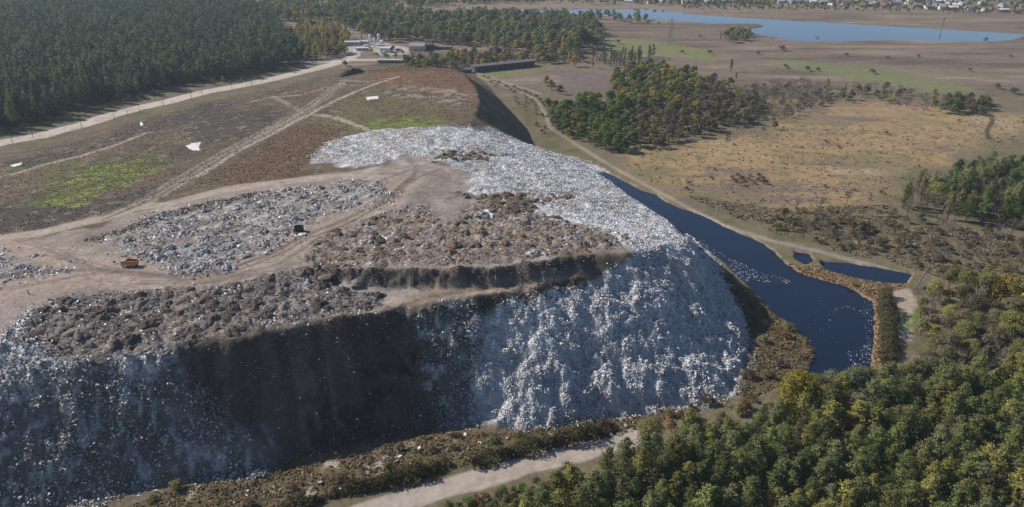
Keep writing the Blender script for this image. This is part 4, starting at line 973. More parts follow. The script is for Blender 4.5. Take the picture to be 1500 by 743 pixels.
def say(kind, tint, place):
    noun = {'pine_tree': 'pine tree', 'broadleaf_tree': 'broadleaf tree', 'slender_tree': 'slender upright tree', 'bare_tree': 'leafless tree', 'bush': 'bush'}[kind]
    if kind == 'bare_tree' and tint.startswith('dark'): tint = 'dark grey'
    return f'{tint} {noun} {place}'
for i in np.flatnonzero(single):
    kind, x, y, sc, (tint, rgb), place, group = PL[i]
    g = None if group == 'single' else f'{tint} {CATS[kind]}s: {group}'
    lab = say(kind, tint, place)
    j = rng.uniform(.85, 1.18); col = tuple(c * j for c in rgb)
    nominal, near, far = SPEC[kind]
    rz = rng.uniform(0, 6.28); z = PZ[i] - .08
    if app[i] > 30 and kind != 'bush':
        cr, tr = near[rng.integers(len(near))]
        e = empty(kind, lab, CATS[kind], (x, y, z), rz, (sc * rng.uniform(.92, 1.1), sc * rng.uniform(.92, 1.1), sc), g)
        link('crown', cr, e, color=col); link('trunk', tr, e, color=tuple(c * .8 for c in rgb))
    elif kind == 'bush' and app[i] > 9:
        cr, tr = near[rng.integers(len(near))]
        o = tag(link(kind, cr, None, (x, y, z), col), lab, CATS[kind], g); o.rotation_euler.z = rz; o.scale = (sc * rng.uniform(.8, 1.3), sc * rng.uniform(.8, 1.3), sc)
    else:
        o = tag(link(kind, far[rng.integers(len(far))], None, (x, y, z), col), lab, CATS[kind], g); o.rotation_euler.z = rz; o.scale = (sc, sc, sc * rng.uniform(.9, 1.1))

TINTM = {}
def gn_scatter(name, idx, label, cat):
    """the rest of a wood as one object: a tree on every point, by geometry nodes"""
    if not len(idx): return
    kinds = sorted({(PL[i][0], PL[i][4]) for i in idx}); lut = {}
    cl = bpy.data.collections.new(name + '_sources'); n = 0
    for k, (tint, rgb) in kinds:
        for me in SPEC[k][2][:2]:
            me = me.copy(); me.materials[0] = TINTM.setdefault(rgb, None) or leaf_mat(tint.replace(' ', '_') + '_leaves', .42, rgb); TINTM[rgb] = me.materials[0]
            if k == 'bare_tree': me.materials[1] = me.materials[0]
            o = bpy.data.objects.new('%04d_source' % n, me); cl.objects.link(o); lut.setdefault((k, tint), []).append(n); n += 1
    me = bpy.data.meshes.new(name); me.vertices.add(len(idx))
    co = np.stack([PX[idx], PY[idx], PZ[idx] - .1], 1).astype(np.float32); me.vertices.foreach_set('co', co.ravel())
    def attr(nm, tp, v): a = me.attributes.new(nm, tp, 'POINT'); a.data.foreach_set('value', v)
    attr('size', 'FLOAT', np.array([PL[i][3] for i in idx], np.float32)); attr('turn', 'FLOAT', rng.uniform(0, 6.28, len(idx)).astype(np.float32))
    attr('pick', 'INT', np.array([lut[(PL[i][0], PL[i][4][0])][rng.integers(2)] for i in idx], np.int32))
    o = tag(link(name, me), label, cat, kind='stuff')
    g = bpy.data.node_groups.new(name, 'GeometryNodeTree')
    g.interface.new_socket('Geometry', in_out='INPUT', socket_type='NodeSocketGeometry'); g.interface.new_socket('Geometry', in_out='OUTPUT', socket_type='NodeSocketGeometry')
    N = g.nodes.new; gi = N('NodeGroupInput'); go = N('NodeGroupOutput'); ip = N('GeometryNodeInstanceOnPoints'); ci = N('GeometryNodeCollectionInfo')
    ci.inputs['Collection'].default_value = cl; ci.inputs['Separate Children'].default_value = True; ci.inputs['Reset Children'].default_value = True
    ip.inputs['Pick Instance'].default_value = True
    def named(nm, tp): a = N('GeometryNodeInputNamedAttribute'); a.data_type = tp; a.inputs['Name'].default_value = nm; return a.outputs['Attribute']
    cx = N('ShaderNodeCombineXYZ'); er = N('FunctionNodeEulerToRotation'); L = g.links.new
    L(named('turn', 'FLOAT'), cx.inputs['Z']); L(cx.outputs[0], er.inputs[0]); L(er.outputs[0], ip.inputs['Rotation'])
    L(named('size', 'FLOAT'), ip.inputs['Scale']); L(named('pick', 'INT'), ip.inputs['Instance Index'])
    L(gi.outputs[0], ip.inputs['Points']); L(ci.outputs[0], ip.inputs['Instance']); L(ip.outputs[0], go.inputs[0])
    o.modifiers.new('scatter', 'NODES').node_group = g
rest = keep & ~single & (qz > 5) & (tx > -160) & (tx < 1660) & (qy > -40)
isf = np.array(['left forest' in (p[6] or '') or 'top edge' in (p[6] or '') for p in PL])
isn = np.array([('bottom right' in (p[6] or '') or 'lower road' in (p[6] or '')) for p in PL])
isv = np.array(['far houses' in (p[6] or '') or 'lake' in (p[6] or '') for p in PL])
gn_scatter('forest', np.flatnonzero(rest & isf), 'dense dark forest stretching behind its front trees at left', 'forest')
gn_scatter('undergrowth', np.flatnonzero(rest & isn & (ty < 800)), 'remaining growth deep in the wood at bottom right', 'woodland')
gn_scatter('village_greenery', np.flatnonzero(rest & isv), 'mass of garden trees round the far houses', 'greenery')
gn_scatter('woodland', np.flatnonzero(rest & ~isf & ~isn & ~isv), 'distant mixed woodland and scrub behind its larger trees', 'woodland')
print('plants', len(PL), used, round(time.time() - T0, 1))

def hedge(line, w, h, label, seed, dens=22):
    rng = np.random.default_rng(seed); P = W0(line)
    e = empty('hedge', label, 'hedge', (P[0][0], P[0][1], 0)); V = []; st = MB()
    C = []; N = []
    for (ax, ay), (bx, by) in zip(P[:-1], P[1:]):
        L = math.hypot(bx - ax, by - ay); n = int(L * dens * w)
        t = rng.uniform(0, 1, n); x = ax + (bx - ax) * t; y = ay + (by - ay) * t
        th = rng.uniform(0, math.pi, n); hh = h * (1 + 1.3 * fbm(x, y, 6, seed, 3)); ww = w * (1 + .9 * fbm(x, y, 5, seed + 3, 3))
        nx, ny = -(by - ay) / L, (bx - ax) / L; rr = rng.uniform(.6, 1.05, n)
        C.append(np.stack([x + nx * np.cos(th) * ww * .5 * rr, y + ny * np.cos(th) * ww * .5 * rr, np.sin(th) * hh * rr], 1))
        N.append(np.stack([nx * np.cos(th), ny * np.cos(th), np.sin(th)], 1) + rng.normal(0, .5, (n, 3)))
        for k in range(int(L / 2.5)):
            t = rng.uniform(0, 1); px, py = ax + (bx - ax) * t - P[0][0], ay + (by - ay) * t - P[0][1]
            st.bar((px, py, -.2), (px + rng.normal(0, .3), py + rng.normal(0, .3), h * .8), .06, .03)
    C = np.concatenate(C) - np.array([P[0][0], P[0][1], 0]); N = np.concatenate(N)
    V, Fq = diamonds(C, N, np.full(len(C), .32), rng)
    link('foliage', mesh_np('foliage', V, Fq.astype(np.int32), M_LEAF), e, color=(.100, .090, .042))
    st.build('stem', M_BARK, e)
hedge([(415, 752), (500, 722), (560, 710), (620, 694), (645, 685)], 4.8, 3.3, 'long dark green hedge bank left of the verge tree on the lower road', 401)
hedge([(688, 683), (760, 662), (830, 648), (880, 634), (900, 626)], 4.8, 3.6, 'long olive hedge bank right of the verge tree on the lower road', 402)
hedge([(1296, 432), (1300, 470), (1302, 520), (1300, 545)], 5.0, 3.4, 'tall grey green hedge on the dyke at the right end of the pond', 403)

# ------------------------------------------------------------------ tipped heaps and rubbish piles
def heap_mesh(name, seed, n=36, rings=14):
    rng = np.random.default_rng(seed); V = [(0, 0, 0)]; Fc = []
    ph = rng.uniform(0, 6.28, 5); am = rng.uniform(.04, .16, 5)
    pk = rng.normal(0, .15, 2)
    for r in range(1, rings + 1):
        for k in range(n):
            a = 2 * math.pi * k / n; q = r / rings
            out = 1 + sum(am[j] * math.sin((j + 1) * a + ph[j]) for j in range(5))
            V.append((math.cos(a) * q * out + pk[0] * (1 - q), math.sin(a) * q * out + pk[1] * (1 - q), 0))
    for k in range(n): Fc.append((0, 1 + k, 1 + (k + 1) % n))
    for r in range(rings - 1):
        for k in range(n): Fc.append((1 + r * n + k, 1 + (r + 1) * n + k, 1 + (r + 1) * n + (k + 1) % n, 1 + r * n + (k + 1) % n))
    V = np.array(V, float); q = np.concatenate([[0], np.repeat(np.arange(1, rings + 1) / rings, n)])
    prof = np.clip(1.06 - q ** 1.35, 0, 1) * .95
    prof = prof + .45 * fbm(V[:, 0], V[:, 1], .7, seed, 3) * (1 - q) + .42 * fbm(V[:, 0], V[:, 1], .26, seed + 9, 3) * (1 - q ** 3)
    V[:, 2] = np.minimum(prof, .85 + .1 * prof) - .22 * q ** 4
    return mesh_np(name, V, Fc, M_HEAP, smooth_=True)
HEAPS = [heap_mesh('heap', 500 + k) for k in range(7)]
def heaps(poly, spacing, seed, cols, rlo, rhi, label, group, thr=-.4, name='soil_heap'):
    rng = np.random.default_rng(seed); x, y = scatter(poly, spacing, rng, .40)
    k = fbm(x, y, 12, seed, 3) > thr; x, y = x[k], y[k]; z = ground_z(x, y)
    for a, b, c in zip(x, y, z):
        r = rng.uniform(rlo, rhi) * rng.choice([1.15, 1, .85, .6]); nm, col = cols[rng.integers(len(cols))]; j = rng.uniform(.8, 1.2)
        o = tag(link(name, HEAPS[rng.integers(7)], None, (a, b, c - .1), tuple(v * j for v in col)), label.format(nm), 'heap', f'{nm} {group}')
        o.rotation_euler.z = rng.uniform(0, 6.28); o.scale = (r * rng.uniform(.85, 1.3), r * rng.uniform(.8, 1.1), r * rng.uniform(.32, .52))
DKH = [('dark', (.090, .075, .066)), ('brown', (.125, .100, .083)), ('grey brown', (.165, .142, .128))]
BRH = [('brown', (.160, .122, .094)), ('dark brown', (.115, .088, .068)), ('grey', (.215, .190, .172)), ('reddish brown', (.180, .128, .095))]
heaps(HEAP1, 4.5, 601, DKH, 1.7, 2.6, '{} soil heap tipped in rows on the front brow', 'heaps tipped on the front brow', -.35)
heaps(HEAP2, 5.1, 602, BRH, 1.5, 2.5, '{} soil heap in the middle of the tip', 'heaps in the middle of the tip', -.35)
heaps(HEAP3, 4.4, 603, BRH[:2], 1.6, 2.4, '{} soil heap at the edge of the white tip', 'heaps at the edge of the white tip', -.5)
heaps(HEAP4, 4.2, 604, BRH[:2], 1.8, 2.6, '{} soil heap ringed by white rubbish at the back', 'heaps ringed by white rubbish', -.9)
heaps(W([(640, 420), (480, 410), (450, 425), (470, 450), (560, 450)]), 4.2, 605, BRH[:3], 1.2, 2.0, '{} soil heap at the left end of the sandy shelf', 'heaps at the left end of the sandy shelf', -.1)

def pile_mesh(seed, nb):
    """a mound of knotted bags and scraps, one crumpled surface per bag"""
    rng = np.random.default_rng(seed); V = []; Fc = []; Cc = []
    for k in range(nb):
        a = rng.uniform(0, 6.28); q = rng.uniform(0, 1) ** .6
        c = np.array([math.cos(a) * q, math.sin(a) * q * .8, max(0.05, .42 * (1 - q ** 1.6) + rng.normal(0, .06))]); r = rng.uniform(.16, .36)
        n, m = 8, 5; base = len(V)
        for i in range(m + 1):
            for j in range(n):
                t = math.pi * i / m; p = 2 * math.pi * j / n
                w = rng.uniform(.72, 1.22)
                V.append(c + r * w * np.array([math.sin(t) * math.cos(p), math.sin(t) * math.sin(p), .75 * math.cos(t)]))
        for i in range(m):
            for j in range(n): Fc.append((base + i * n + j, base + (i + 1) * n + j, base + (i + 1) * n + (j + 1) % n, base + i * n + (j + 1) % n))
        col = np.array([(.46, .45, .46), (.36, .36, .38), (.28, .27, .27), (.60, .59, .58), (.16, .15, .14), (.26, .29, .36), (.38, .33, .28)])[rng.choice(7, p=[.22, .22, .20, .10, .14, .06, .06])]
        Cc += [col] * ((m + 1) * n)
    return mesh_np('pile', np.array(V), Fc, M_PILE, np.array(Cc))
PILES = [pile_mesh(700 + k, 20 + 3 * k) for k in range(6)]
def pile(x, y, r, label, group=None, h=1.0, rng=random):
    z = float(ground_z(x, y)[0])
    o = tag(link('rubbish_pile', PILES[rng.randrange(6)], None, (x, y, z - .12)), label, 'rubbish pile', group)
    o.rotation_euler.z = rng.uniform(0, 6.28); o.scale = (r, r * rng.uniform(.75, 1.1), r * rng.uniform(.7, 1.0) * h)
def piles(poly, spacing, seed, rlo, rhi, label, group, thr):
    r_ = np.random.default_rng(seed); x, y = scatter(poly, spacing, r_, .42); k = fbm(x, y, 14, seed, 3) > thr
    for a, b in zip(x[k], y[k]): pile(a, b, rlo + (rhi - rlo) * r_.uniform(0, 1) ** 2, label, group)
piles(GREY_B, 7.4, 611, .9, 2.3, 'grey pile of bagged rubbish on the flat tipping ground', 'rubbish piles on the flat tipping ground', -.35)
piles(W([(210, 362), (300, 350), (400, 350), (420, 360), (340, 390), (275, 400), (225, 385)]), 5.2, 612, 1.1, 2.3, 'larger grey pile of bagged rubbish between the truck and the skip', 'rubbish piles between truck and skip', -.3)
piles(GREY_C, 6.5, 613, .8, 1.8, 'grey pile of bagged rubbish inside the left road bend', 'rubbish piles inside the left road bend', -.3)
piles(HEAP1, 10, 614, .8, 1.7, 'pale pile of bagged rubbish among the dark front heaps', 'rubbish piles among the front heaps', .05)
piles(HEAP2, 9, 615, .8, 1.8, 'pale pile of bagged rubbish among the brown heaps', 'rubbish piles among the brown heaps', 0.0)
for px, py, r, lab in ((233, 377, 3.1, 'big blue grey pile of bagged rubbish right beside the orange truck'), (287, 366, 2.2, 'blue grey rubbish pile with a dark tarpaulin look, midway between truck and skip'), (386, 341, 2.3, 'silver grey rubbish bundle left of the skip'), (337, 393, 2.3, 'rounded grey rubbish bundle lowest on the tipping ground'),
                       (392, 472, 2.3, 'cream and white rubbish pile on the front brow'), (782, 371, 2.4, 'white rubbish pile at the right end of the terrace edge'), (800, 374, 2.2, 'pale blue rubbish pile at the right end of the terrace edge'), (705, 317, 3.0, 'white streak of bagged rubbish in front of the dark back heaps'), (545, 352, 2.6, 'chalk white rubbish pile left of the brown heaps'),
                       (838, 350, 2.8, 'pinkish white rubbish pile at the right of the brown heaps'), (636, 684, 1.3, 'white rubbish bags in the weeds by the left hedge'), (680, 623, 1.0, 'white rubbish bag cluster under the dark face'), (565, 671, .9, 'lone white rubbish sack under the dark face')):
    a, b = hit(px, py); pile(float(a[0]), float(b[0]), r, lab)

# ------------------------------------------------------------------ the orange tipper truck
def facing(px, py):
    x, y = hit(px, py); return float(x[0]), float(y[0]), float(ground_z(x, y)[0])
tx_, ty_, tz_ = facing(191, 391)
e = empty('dump_truck', 'orange tipper truck loaded with dark waste, parked on the bare haul surface', 'truck', (tx_, ty_, tz_ + .02), R(176), .82)
MB().box(-2.9, 2.7, -.42, .42, .72, .98).box(-2.9, -2.8, -1.0, 1.0, .6, .75).build('chassis', M_DARK, e)
b = MB()      # open bed: floor and four flared sides with ribs
b.box(-2.95, .95, -1.15, 1.15, 1.02, 1.16)
for sy in (-1, 1):
    y0, y1 = (1.15, 1.23) if sy > 0 else (-1.23, -1.15)
    b.box(-3.0, 1.0, y0, y1, 1.02, 2.55)
    for k in range(6): xx = -2.9 + k * .74; b.box(xx, xx + .10, *((1.232, 1.30) if sy > 0 else (-1.30, -1.232)), 1.06, 2.50)
    b.box(-3.02, 1.02, *((1.14, 1.32) if sy > 0 else (-1.32, -1.14)), 2.553, 2.65)
b.box(.92, 1.0, -1.147, 1.147, 1.163, 2.75); b.box(1.003, 1.75, -1.1, 1.1, 2.70, 2.78)
bed = b.build('cargo_bed', M_YEL, e)
MB().box(-3.06, -2.96, -1.147, 1.147, 1.17, 2.45).box(-3.12, -3.062, -1.1, -1.0, 1.2, 2.4).box(-3.12, -3.062, 1.0, 1.1, 1.2, 2.4).build('tailgate', M_YEL, e)
ld = HEAPS[2].copy(); ld.materials.clear(); ld.materials.append(M_BED)
o = link('load', ld, e, (-1.0, 0, 1.75)); o.scale = (1.7, 1.0, .75)
c = MB(); c.add([(1.15, -1.12, .85), (2.95, -1.12, .85), (2.95, 1.12, .85), (1.15, 1.12, .85), (1.15, -1.12, 2.55), (2.45, -1.08, 2.55), (2.45, 1.08, 2.55), (1.15, 1.12, 2.55), (2.95, -1.12, 1.65), (2.95, 1.12, 1.65)],
    [(0, 3, 2, 1), (4, 5, 6, 7), (0, 4, 7, 3), (1, 2, 9, 8), (8, 9, 6, 5), (0, 1, 8, 5, 4), (3, 7, 6, 9, 2)])
cab = c.build('cab', M_CABGREY, e)
MB().add([(2.93, -.95, 1.74), (2.93, .95, 1.74), (2.53, .92, 2.46), (2.53, -.92, 2.46)], [(0, 1, 2, 3)]).build('windscreen', M_GLASS, cab, (.02, 0, .01))
for sy in (-1, 1): MB().box(1.55, 2.35, *((1.122, 1.135) if sy > 0 else (-1.135, -1.122)), 1.70, 2.38).build('side_window', M_GLASS, cab)
MB().box(2.955, 3.08, -1.15, 1.15, .62, .92).build('bumper', M_DARK, e)
for xx in (-2.05, -.85, 2.05):
    for sy in (-1, 1):
        w0, w1 = (.78, 1.14) if sy > 0 else (-1.14, -.78)
        w = MB().lathe(xx, .5, [(.34, w0), (.47, w0 + .02), (.5, w0 + .08), (.5, w1 - .08), (.47, w1 - .02), (.34, w1)], 18, 'y')
        wo = w.build('wheel', M_TYRE, e); MB().lathe(xx, .5, [(.30, w0 - .012), (.30, w1 + .012)], 12, 'y').build('rim', M_CABGREY, wo)
# the dark skip
sx, sy_, sz = facing(438.5, 339)
e = empty('skip', 'black steel rubbish skip standing alone on the flat tipping ground', 'skip', (sx, sy_, sz), R(-6), .84)
b = MB(); b.box(-1.55, 1.55, -1.0, 1.0, .12, .22)
for q in (-1, 1):
    b.box(*((1.5, 1.58) if q > 0 else (-1.58, -1.5)), -1.0, 1.0, .223, 2.25); b.box(-1.497, 1.497, *((.93, 1.0) if q > 0 else (-1.0, -.93)), .223, 2.25)
sk = b.build('body', M_DARK, e)
b = MB()
for k in range(5): b.box(-1.4 + k * .68, -1.32 + k * .68, -1.08, -1.003, .2, 2.2); b.box(-1.4 + k * .68, -1.32 + k * .68, 1.003, 1.08, .2, 2.2)
b.build('rib', M_DARK, sk)
b = MB(); b.box(-1.66, 1.66, -1.09, -.9, 2.253, 2.36); b.box(-1.66, 1.66, .9, 1.09, 2.253, 2.36); b.box(-1.66, -1.47, -.897, .897, 2.253, 2.36); b.box(1.47, 1.66, -.897, .897, 2.253, 2.36); b.build('rim', M_DARK, e)
for q in (-1, 1): MB().box(-1.5, 1.5, q * .7 - .08, q * .7 + .08, 0, .117).build('skid', M_STEEL, e)

# pale sheets lying on the tip
def sheet_of(px_poly, label, seed, lift=.16, name='plastic_sheet'):
    P = W(px_poly); c = P.mean(0); rng = np.random.default_rng(seed)
    lo = P.min(0) - .3; hi = P.max(0) + .3; cell = max(.12, (hi - lo).max() / 40)
    xs = np.arange(lo[0], hi[0], cell); ys = np.arange(lo[1], hi[1], cell); XX, YY_ = np.meshgrid(xs, ys)
    d = sdf(P, XX.ravel(), YY_.ravel()) + .5 * fbm(XX.ravel(), YY_.ravel(), 2.5, seed, 3); ok = (d > 0).reshape(XX.shape)
    okc = ok[:-1, :-1] & ok[1:, :-1] & ok[:-1, 1:] & ok[1:, 1:]
    J = np.arange(XX.size).reshape(XX.shape); q = np.stack([J[:-1, :-1], J[:-1, 1:], J[1:, 1:], J[1:, :-1]], -1)[okc]
    us, inv = np.unique(q, return_inverse=True); X_, Y_ = XX.ravel()[us], YY_.ravel()[us]
    Zs = ground_z(X_, Y_) + lift + .10 * fbm(X_, Y_, 1.2, seed + 5, 3); z0 = float(Zs.mean())
    o = link(name, mesh_np(name, np.stack([X_ - c[0], Y_ - c[1], Zs - z0], 1), inv.reshape(-1, 4).astype(np.int32), M_WHITE, smooth_=True), None, (c[0], c[1], z0))
    o.modifiers.new('gauge', 'SOLIDIFY').thickness = .05
    return tag(o, label, 'sheet')
sheet_of([(536, 143), (555, 141), (555, 145), (537, 147.5)], 'bright white rectangular sheet lying on the old tip top', 801)
sheet_of([(272, 215), (280, 211), (296, 209), (293, 216), (296, 221), (280, 221)], 'ragged white plastic sheet on weeds above the double track', 802)
sheet_of([(428, 344.5), (440, 341.5), (450, 341), (448, 344), (438, 345), (432, 346.5)], 'small white sheet lying just in front of the black skip', 803)
sheet_of([(530, 355), (545, 349), (572, 347), (574, 351), (552, 354)], 'long pale sheet among the heaps right of the skip', 804)
sheet_of([(204, 182), (207, 177), (210, 180), (211, 184), (205, 185)], 'small white sheet in the dark rubble below the haul road', 806)
sheet_of([(14, 243), (25, 240), (34, 238), (32, 242), (20, 246)], 'pale torn sheet at the far left of the lower track', 807)
sheet_of([(700, 310), (712, 306), (725, 314), (722, 321), (706, 317)], 'crumpled white sheet below the dark back heaps', 809)

# posts on the tip
def post(px, py, h, label, lean=(0, 0), mat=M_POLE, r=.13):
    x, y, z = facing(px, py); mb = MB(); q = (lean[0] * h, lean[1] * h, h)
    mb.bar((0, 0, -.3), (q[0] * .6, q[1] * .6, h * .6), r, r * .9, 7).bar((q[0] * .6, q[1] * .6, h * .6), (q[0] * .95 - .05, q[1], h), r * .9, r * .7, 7)
    o = tag(mb.build('wooden_post', mat, None, (x, y, z)), label, 'post'); return o
post(43, 431.5, 1.25, 'short dark wooden post on bare dirt at far left', (-.12, .05), M_DARK, .16)
post(601, 421, 2.2, 'pale wooden post at the left end of the sandy shelf', (.02, 0), M_CONC, .14)
post(726, 412, 1.9, 'pale wooden post at the foot of the dark terrace wall', (.0, 0), M_CONC, .17)

# poles along the haul road
first = None
pole_px = [(19, 210.5), (49, 203), (120, 187), (168, 175.5), (187, 170), (205, 165), (240, 155.5), (281, 147), (297, 142), (340, 131.5), (369, 126)]
MBp = MB().bar((0, 0, -.5), (0, 0, 8.2), .17, .12, 8); mp = MBp.mesh('pole', M_POLE)
mc = MB().box(-.9, .9, -.06, .06, 7.55, 7.68).box(-.06, .06, -.1, -.063, 7.2, 7.7).mesh('crossarm', M_POLE)
mi_ = MB().lathe(0, 0, [(.03, 7.68), (.07, 7.74), (.07, 7.84), (.04, 7.92)], 8).mesh('insulator', M_CONC)
for k, (a, b) in enumerate(pole_px):
    x, y = at_z(a, b); h = 1.0 if k in (2, 3, 6, 7, 10) else .72
    lab = 'tall weathered utility pole with crossarm beside the haul road' if h == 1 else 'shorter weathered utility pole with crossarm beside the haul road'
    e = empty('utility_pole', lab, 'utility pole', (float(x), float(y), float(h_base(x, y))), R(25), (1, 1, h), ('tall' if h == 1 else 'short') + ' poles along the haul road')
    p = link('pole', mp, e); ca = link('crossarm', mc, e)
    for q in (-.75, .75): link('insulator', mi_, ca, (q, 0, 0))

# lattice pylon and masts on the flood meadow
x, y = at_z(981, 66)
e = empty('lattice_pylon', 'tall lattice power pylon on the meadow before the lake', 'pylon', (float(x), float(y), 0))
b = MB(); Hh = 26
def corner(t, k): r = 2.1 * (1 - t) + .35 * t; return (r * (1, -1, -1, 1)[k], r * (1, 1, -1, -1)[k], Hh * t)
for k in range(4): b.bar(corner(0, k), corner(1, k), .16, .12)
b.build('frame', M_STEEL, e); b = MB(); n = 9
for i in range(n):
    for k in range(4): b.bar(corner(i / n, k), corner((i + 1) / n, (k + 1) % 4), .07); b.bar(corner(i / n, k), corner(i / n, (k + 1) % 4), .06)
b.build('bracing', M_STEEL, e)
for zz, L in ((19, 3.6), (22, 4.4), (25, 3.0)): MB().bar((-L, 0, zz), (L, 0, zz), .12).bar((-L, 0, zz), (0, 0, zz + 1.0), .07).bar((L, 0, zz), (0, 0, zz + 1.0), .07).build('crossarm', M_STEEL, e)
x, y = at_z(1380, 40.5); e = empty('lookout_mast', 'dark slim mast with a platform on the far lake shore', 'mast', (float(x), float(y), 0))
MB().bar((-.9, 0, -.3), (-.2, 0, 9), .22, .16).bar((.9, 0, -.3), (.2, 0, 9), .22, .16).bar((-.6, 0, 3.5), (.5, 0, 6), .1).build('legs', M_POLE, e); MB().box(-1, 1, -.8, .8, 8.6, 8.9).box(-.7, .7, -.6, .6, 8.903, 10.6).build('cabin', M_POLE, e)

# the long dark shed
A = W0([(696, 106.5)])[0]; B = W0([(783, 97.5)])[0]; d = B - A; L = float(np.hypot(*d)); ang = math.atan2(d[1], d[0])
e = empty('long_shed', 'long low dark shed with a pale roof edge beside the green field', 'shed', (A[0], A[1], 0), ang)
b = MB(); b.box(0, L, 0, 9, -.3, 5.0); b.build('wall', M_SHEDW, e)
b = MB(); b.add([(-.5, -.6, 5.0), (L + .5, -.6, 5.0), (L + .5, 4.5, 6.1), (-.5, 4.5, 6.1), (-.5, 9.6, 5.0), (L + .5, 9.6, 5.0), (-.5, -.6, 4.8), (L + .5, -.6, 4.8), (-.5, 9.6, 4.8), (L + .5, 9.6, 4.8)],
    [(0, 1, 2, 3), (3, 2, 5, 4), (6, 7, 1, 0), (4, 5, 9, 8), (6, 0, 3, 4, 8), (7, 9, 5, 2, 1), (6, 8, 9, 7)]); b.build('roof', M_SHEDR, e)
for k in range(9): MB().box(3 + k * (L - 8) / 8, 5.4 + k * (L - 8) / 8, -.05, -.003, .1, 3.2).build('door', M_DARK, e)
A = W0([(677, 108.5)])[0]; e = empty('low_store', 'small dark lean-to store at the left end of the long shed', 'shed', (A[0], A[1], 0), ang)
MB().box(0, 9, 0, 6, -.2, 2.8).build('wall', M_SHEDW, e); MB().box(-.3, 9.3, -.3, 6.3, 2.803, 3.0).build('roof', M_SHEDW, e)

# the works yard by the junction
def building(px, py, w, dp, h, rise, label, wall, roof, rz=0, name='house', cat='house', win=0, chimney=False, group=None):
    x, y = at_z(px, py); e = empty(name, label, cat, (float(x), float(y), float(h_base(x, y))), rz, 1, group)
    bw = link('wall', MB().box(-w / 2, w / 2, -dp / 2, dp / 2, -.4, h).mesh('wall', M_WALL), e, color=wall)
    o = .35; hw, hd = w / 2 + o, dp / 2 + o
    rf = MB().add([(-hw, -hd, h - .05), (hw, -hd, h - .05), (hw, hd, h - .05), (-hw, hd, h - .05), (-hw, 0, h + rise), (hw, 0, h + rise), (-hw, -hd, h - .2), (hw, -hd, h - .2), (hw, hd, h - .2), (-hw, hd, h - .2)],
        [(0, 1, 5, 4), (2, 3, 4, 5), (0, 4, 3, 9, 6), (1, 7, 8, 2, 5), (6, 7, 1, 0), (8, 9, 3, 2), (6, 9, 8, 7)])
    ro = link('roof', rf.mesh('roof', M_ROOF), e, color=roof)
    for k in range(win):
        cx = -w / 2 + w * (k + .75) / (win + .5); MB().box(cx - .5, cx + .5, -dp / 2 - .03, -dp / 2 - .003, .9, 2.2).build('window', M_GLASS, e)
    if chimney: MB().box(w * .2, w * .2 + .6, .3, .9, h + rise * .5, h + rise + .9).build('chimney', M_CONC, ro)
    return e
PW = (.46, .47, .49)
for q in ():
    pass

building(517, 66, 16, 7, 3.6, .8, 'long white roofed shed at the left of the works yard', (.45, .45, .46), PW, .1, 'yard_shed', 'shed', 3)
building(530, 65, 14, 6, 3.4, .7, 'white roofed shed behind the works yard entrance', (.40, .41, .42), PW, .05, 'yard_shed', 'shed', 2)
building(531, 74, 12, 5, 2.8, .5, 'low pale shed nearest the yard bend', (.42, .40, .38), (.55, .54, .52), .1, 'yard_shed', 'shed', 2)
building(566, 76, 10, 8, 4.2, .7, 'blocky white shed at the right of the silos', (.58, .58, .58), PW, -.2, 'yard_shed', 'shed', 2)
building(612, 74, 15, 10, 5.0, 2.4, 'grey roofed house with pale walls right of the yard', (.48, .46, .43), (.30, .28, .27), -.1, 'house', 'house', 4, True)
building(628, 72, 10, 7, 4.6, 1.6, 'dark annex beside the grey roofed house', (.07, .065, .07), (.09, .08, .08), -.1, 'yard_shed', 'shed')
building(645, 72, 24, 5, 2.6, .5, 'long low dark shed right of the grey roofed house', (.10, .085, .08), (.17, .15, .14), -.04, 'yard_shed', 'shed')
building(578, 91.5, 30, 6, 2.6, .4, 'low grey shed behind the brown mound', (.20, .18, .185), (.40, .37, .36), -.03, 'yard_shed', 'shed')
for k, (a, b, h, lab) in enumerate(((543, 66, 10, 'tallest white silo of the works yard'), (549, 67, 7, 'white silo right of the tallest one'), (555.5, 66, 10.5, 'slim white silo with a ladder at the right of the yard'), (560, 69, 6, 'squat white silo nearest the blocky shed'))):
    x, y = at_z(a, b); e = empty('silo', lab, 'silo', (float(x), float(y), 0)); r = 1.5 if k != 3 else 2.1
    MB().lathe(0, 0, [(.35, 2.6), (r, 4.4), (r, h), (r * .5, h + .8), (.2, h + .9)], 14).build('tank', M_WHITE, e)
    for q in range(4): aa = q * 1.571 + .78; MB().bar((r * .9 * math.cos(aa), r * .9 * math.sin(aa), -.2), (r * .9 * math.cos(aa), r * .9 * math.sin(aa), 4.6), .12).build('leg', M_STEEL, e)
    MB().bar((r + .15, -.25, .5), (r + .15, -.25, h), .06).bar((r + .15, .25, .5), (r + .15, .25, h), .06).build('ladder', M_STEEL, e)
x, y = at_z(551, 71); e = empty('conveyor', 'pale inclined conveyor rising to the silos', 'conveyor', (float(x), float(y), 0), R(150))
MB().bar((0, 0, .8), (11, 0, 8.5), .5).build('belt_frame', M_WHITE, e)
for q in (3, 8): MB().bar((q, -.6, -.2), (q, -.4, .8 + q * .7), .1).bar((q, .6, -.2), (q, .4, .8 + q * .7), .1).build('leg', M_STEEL, e)
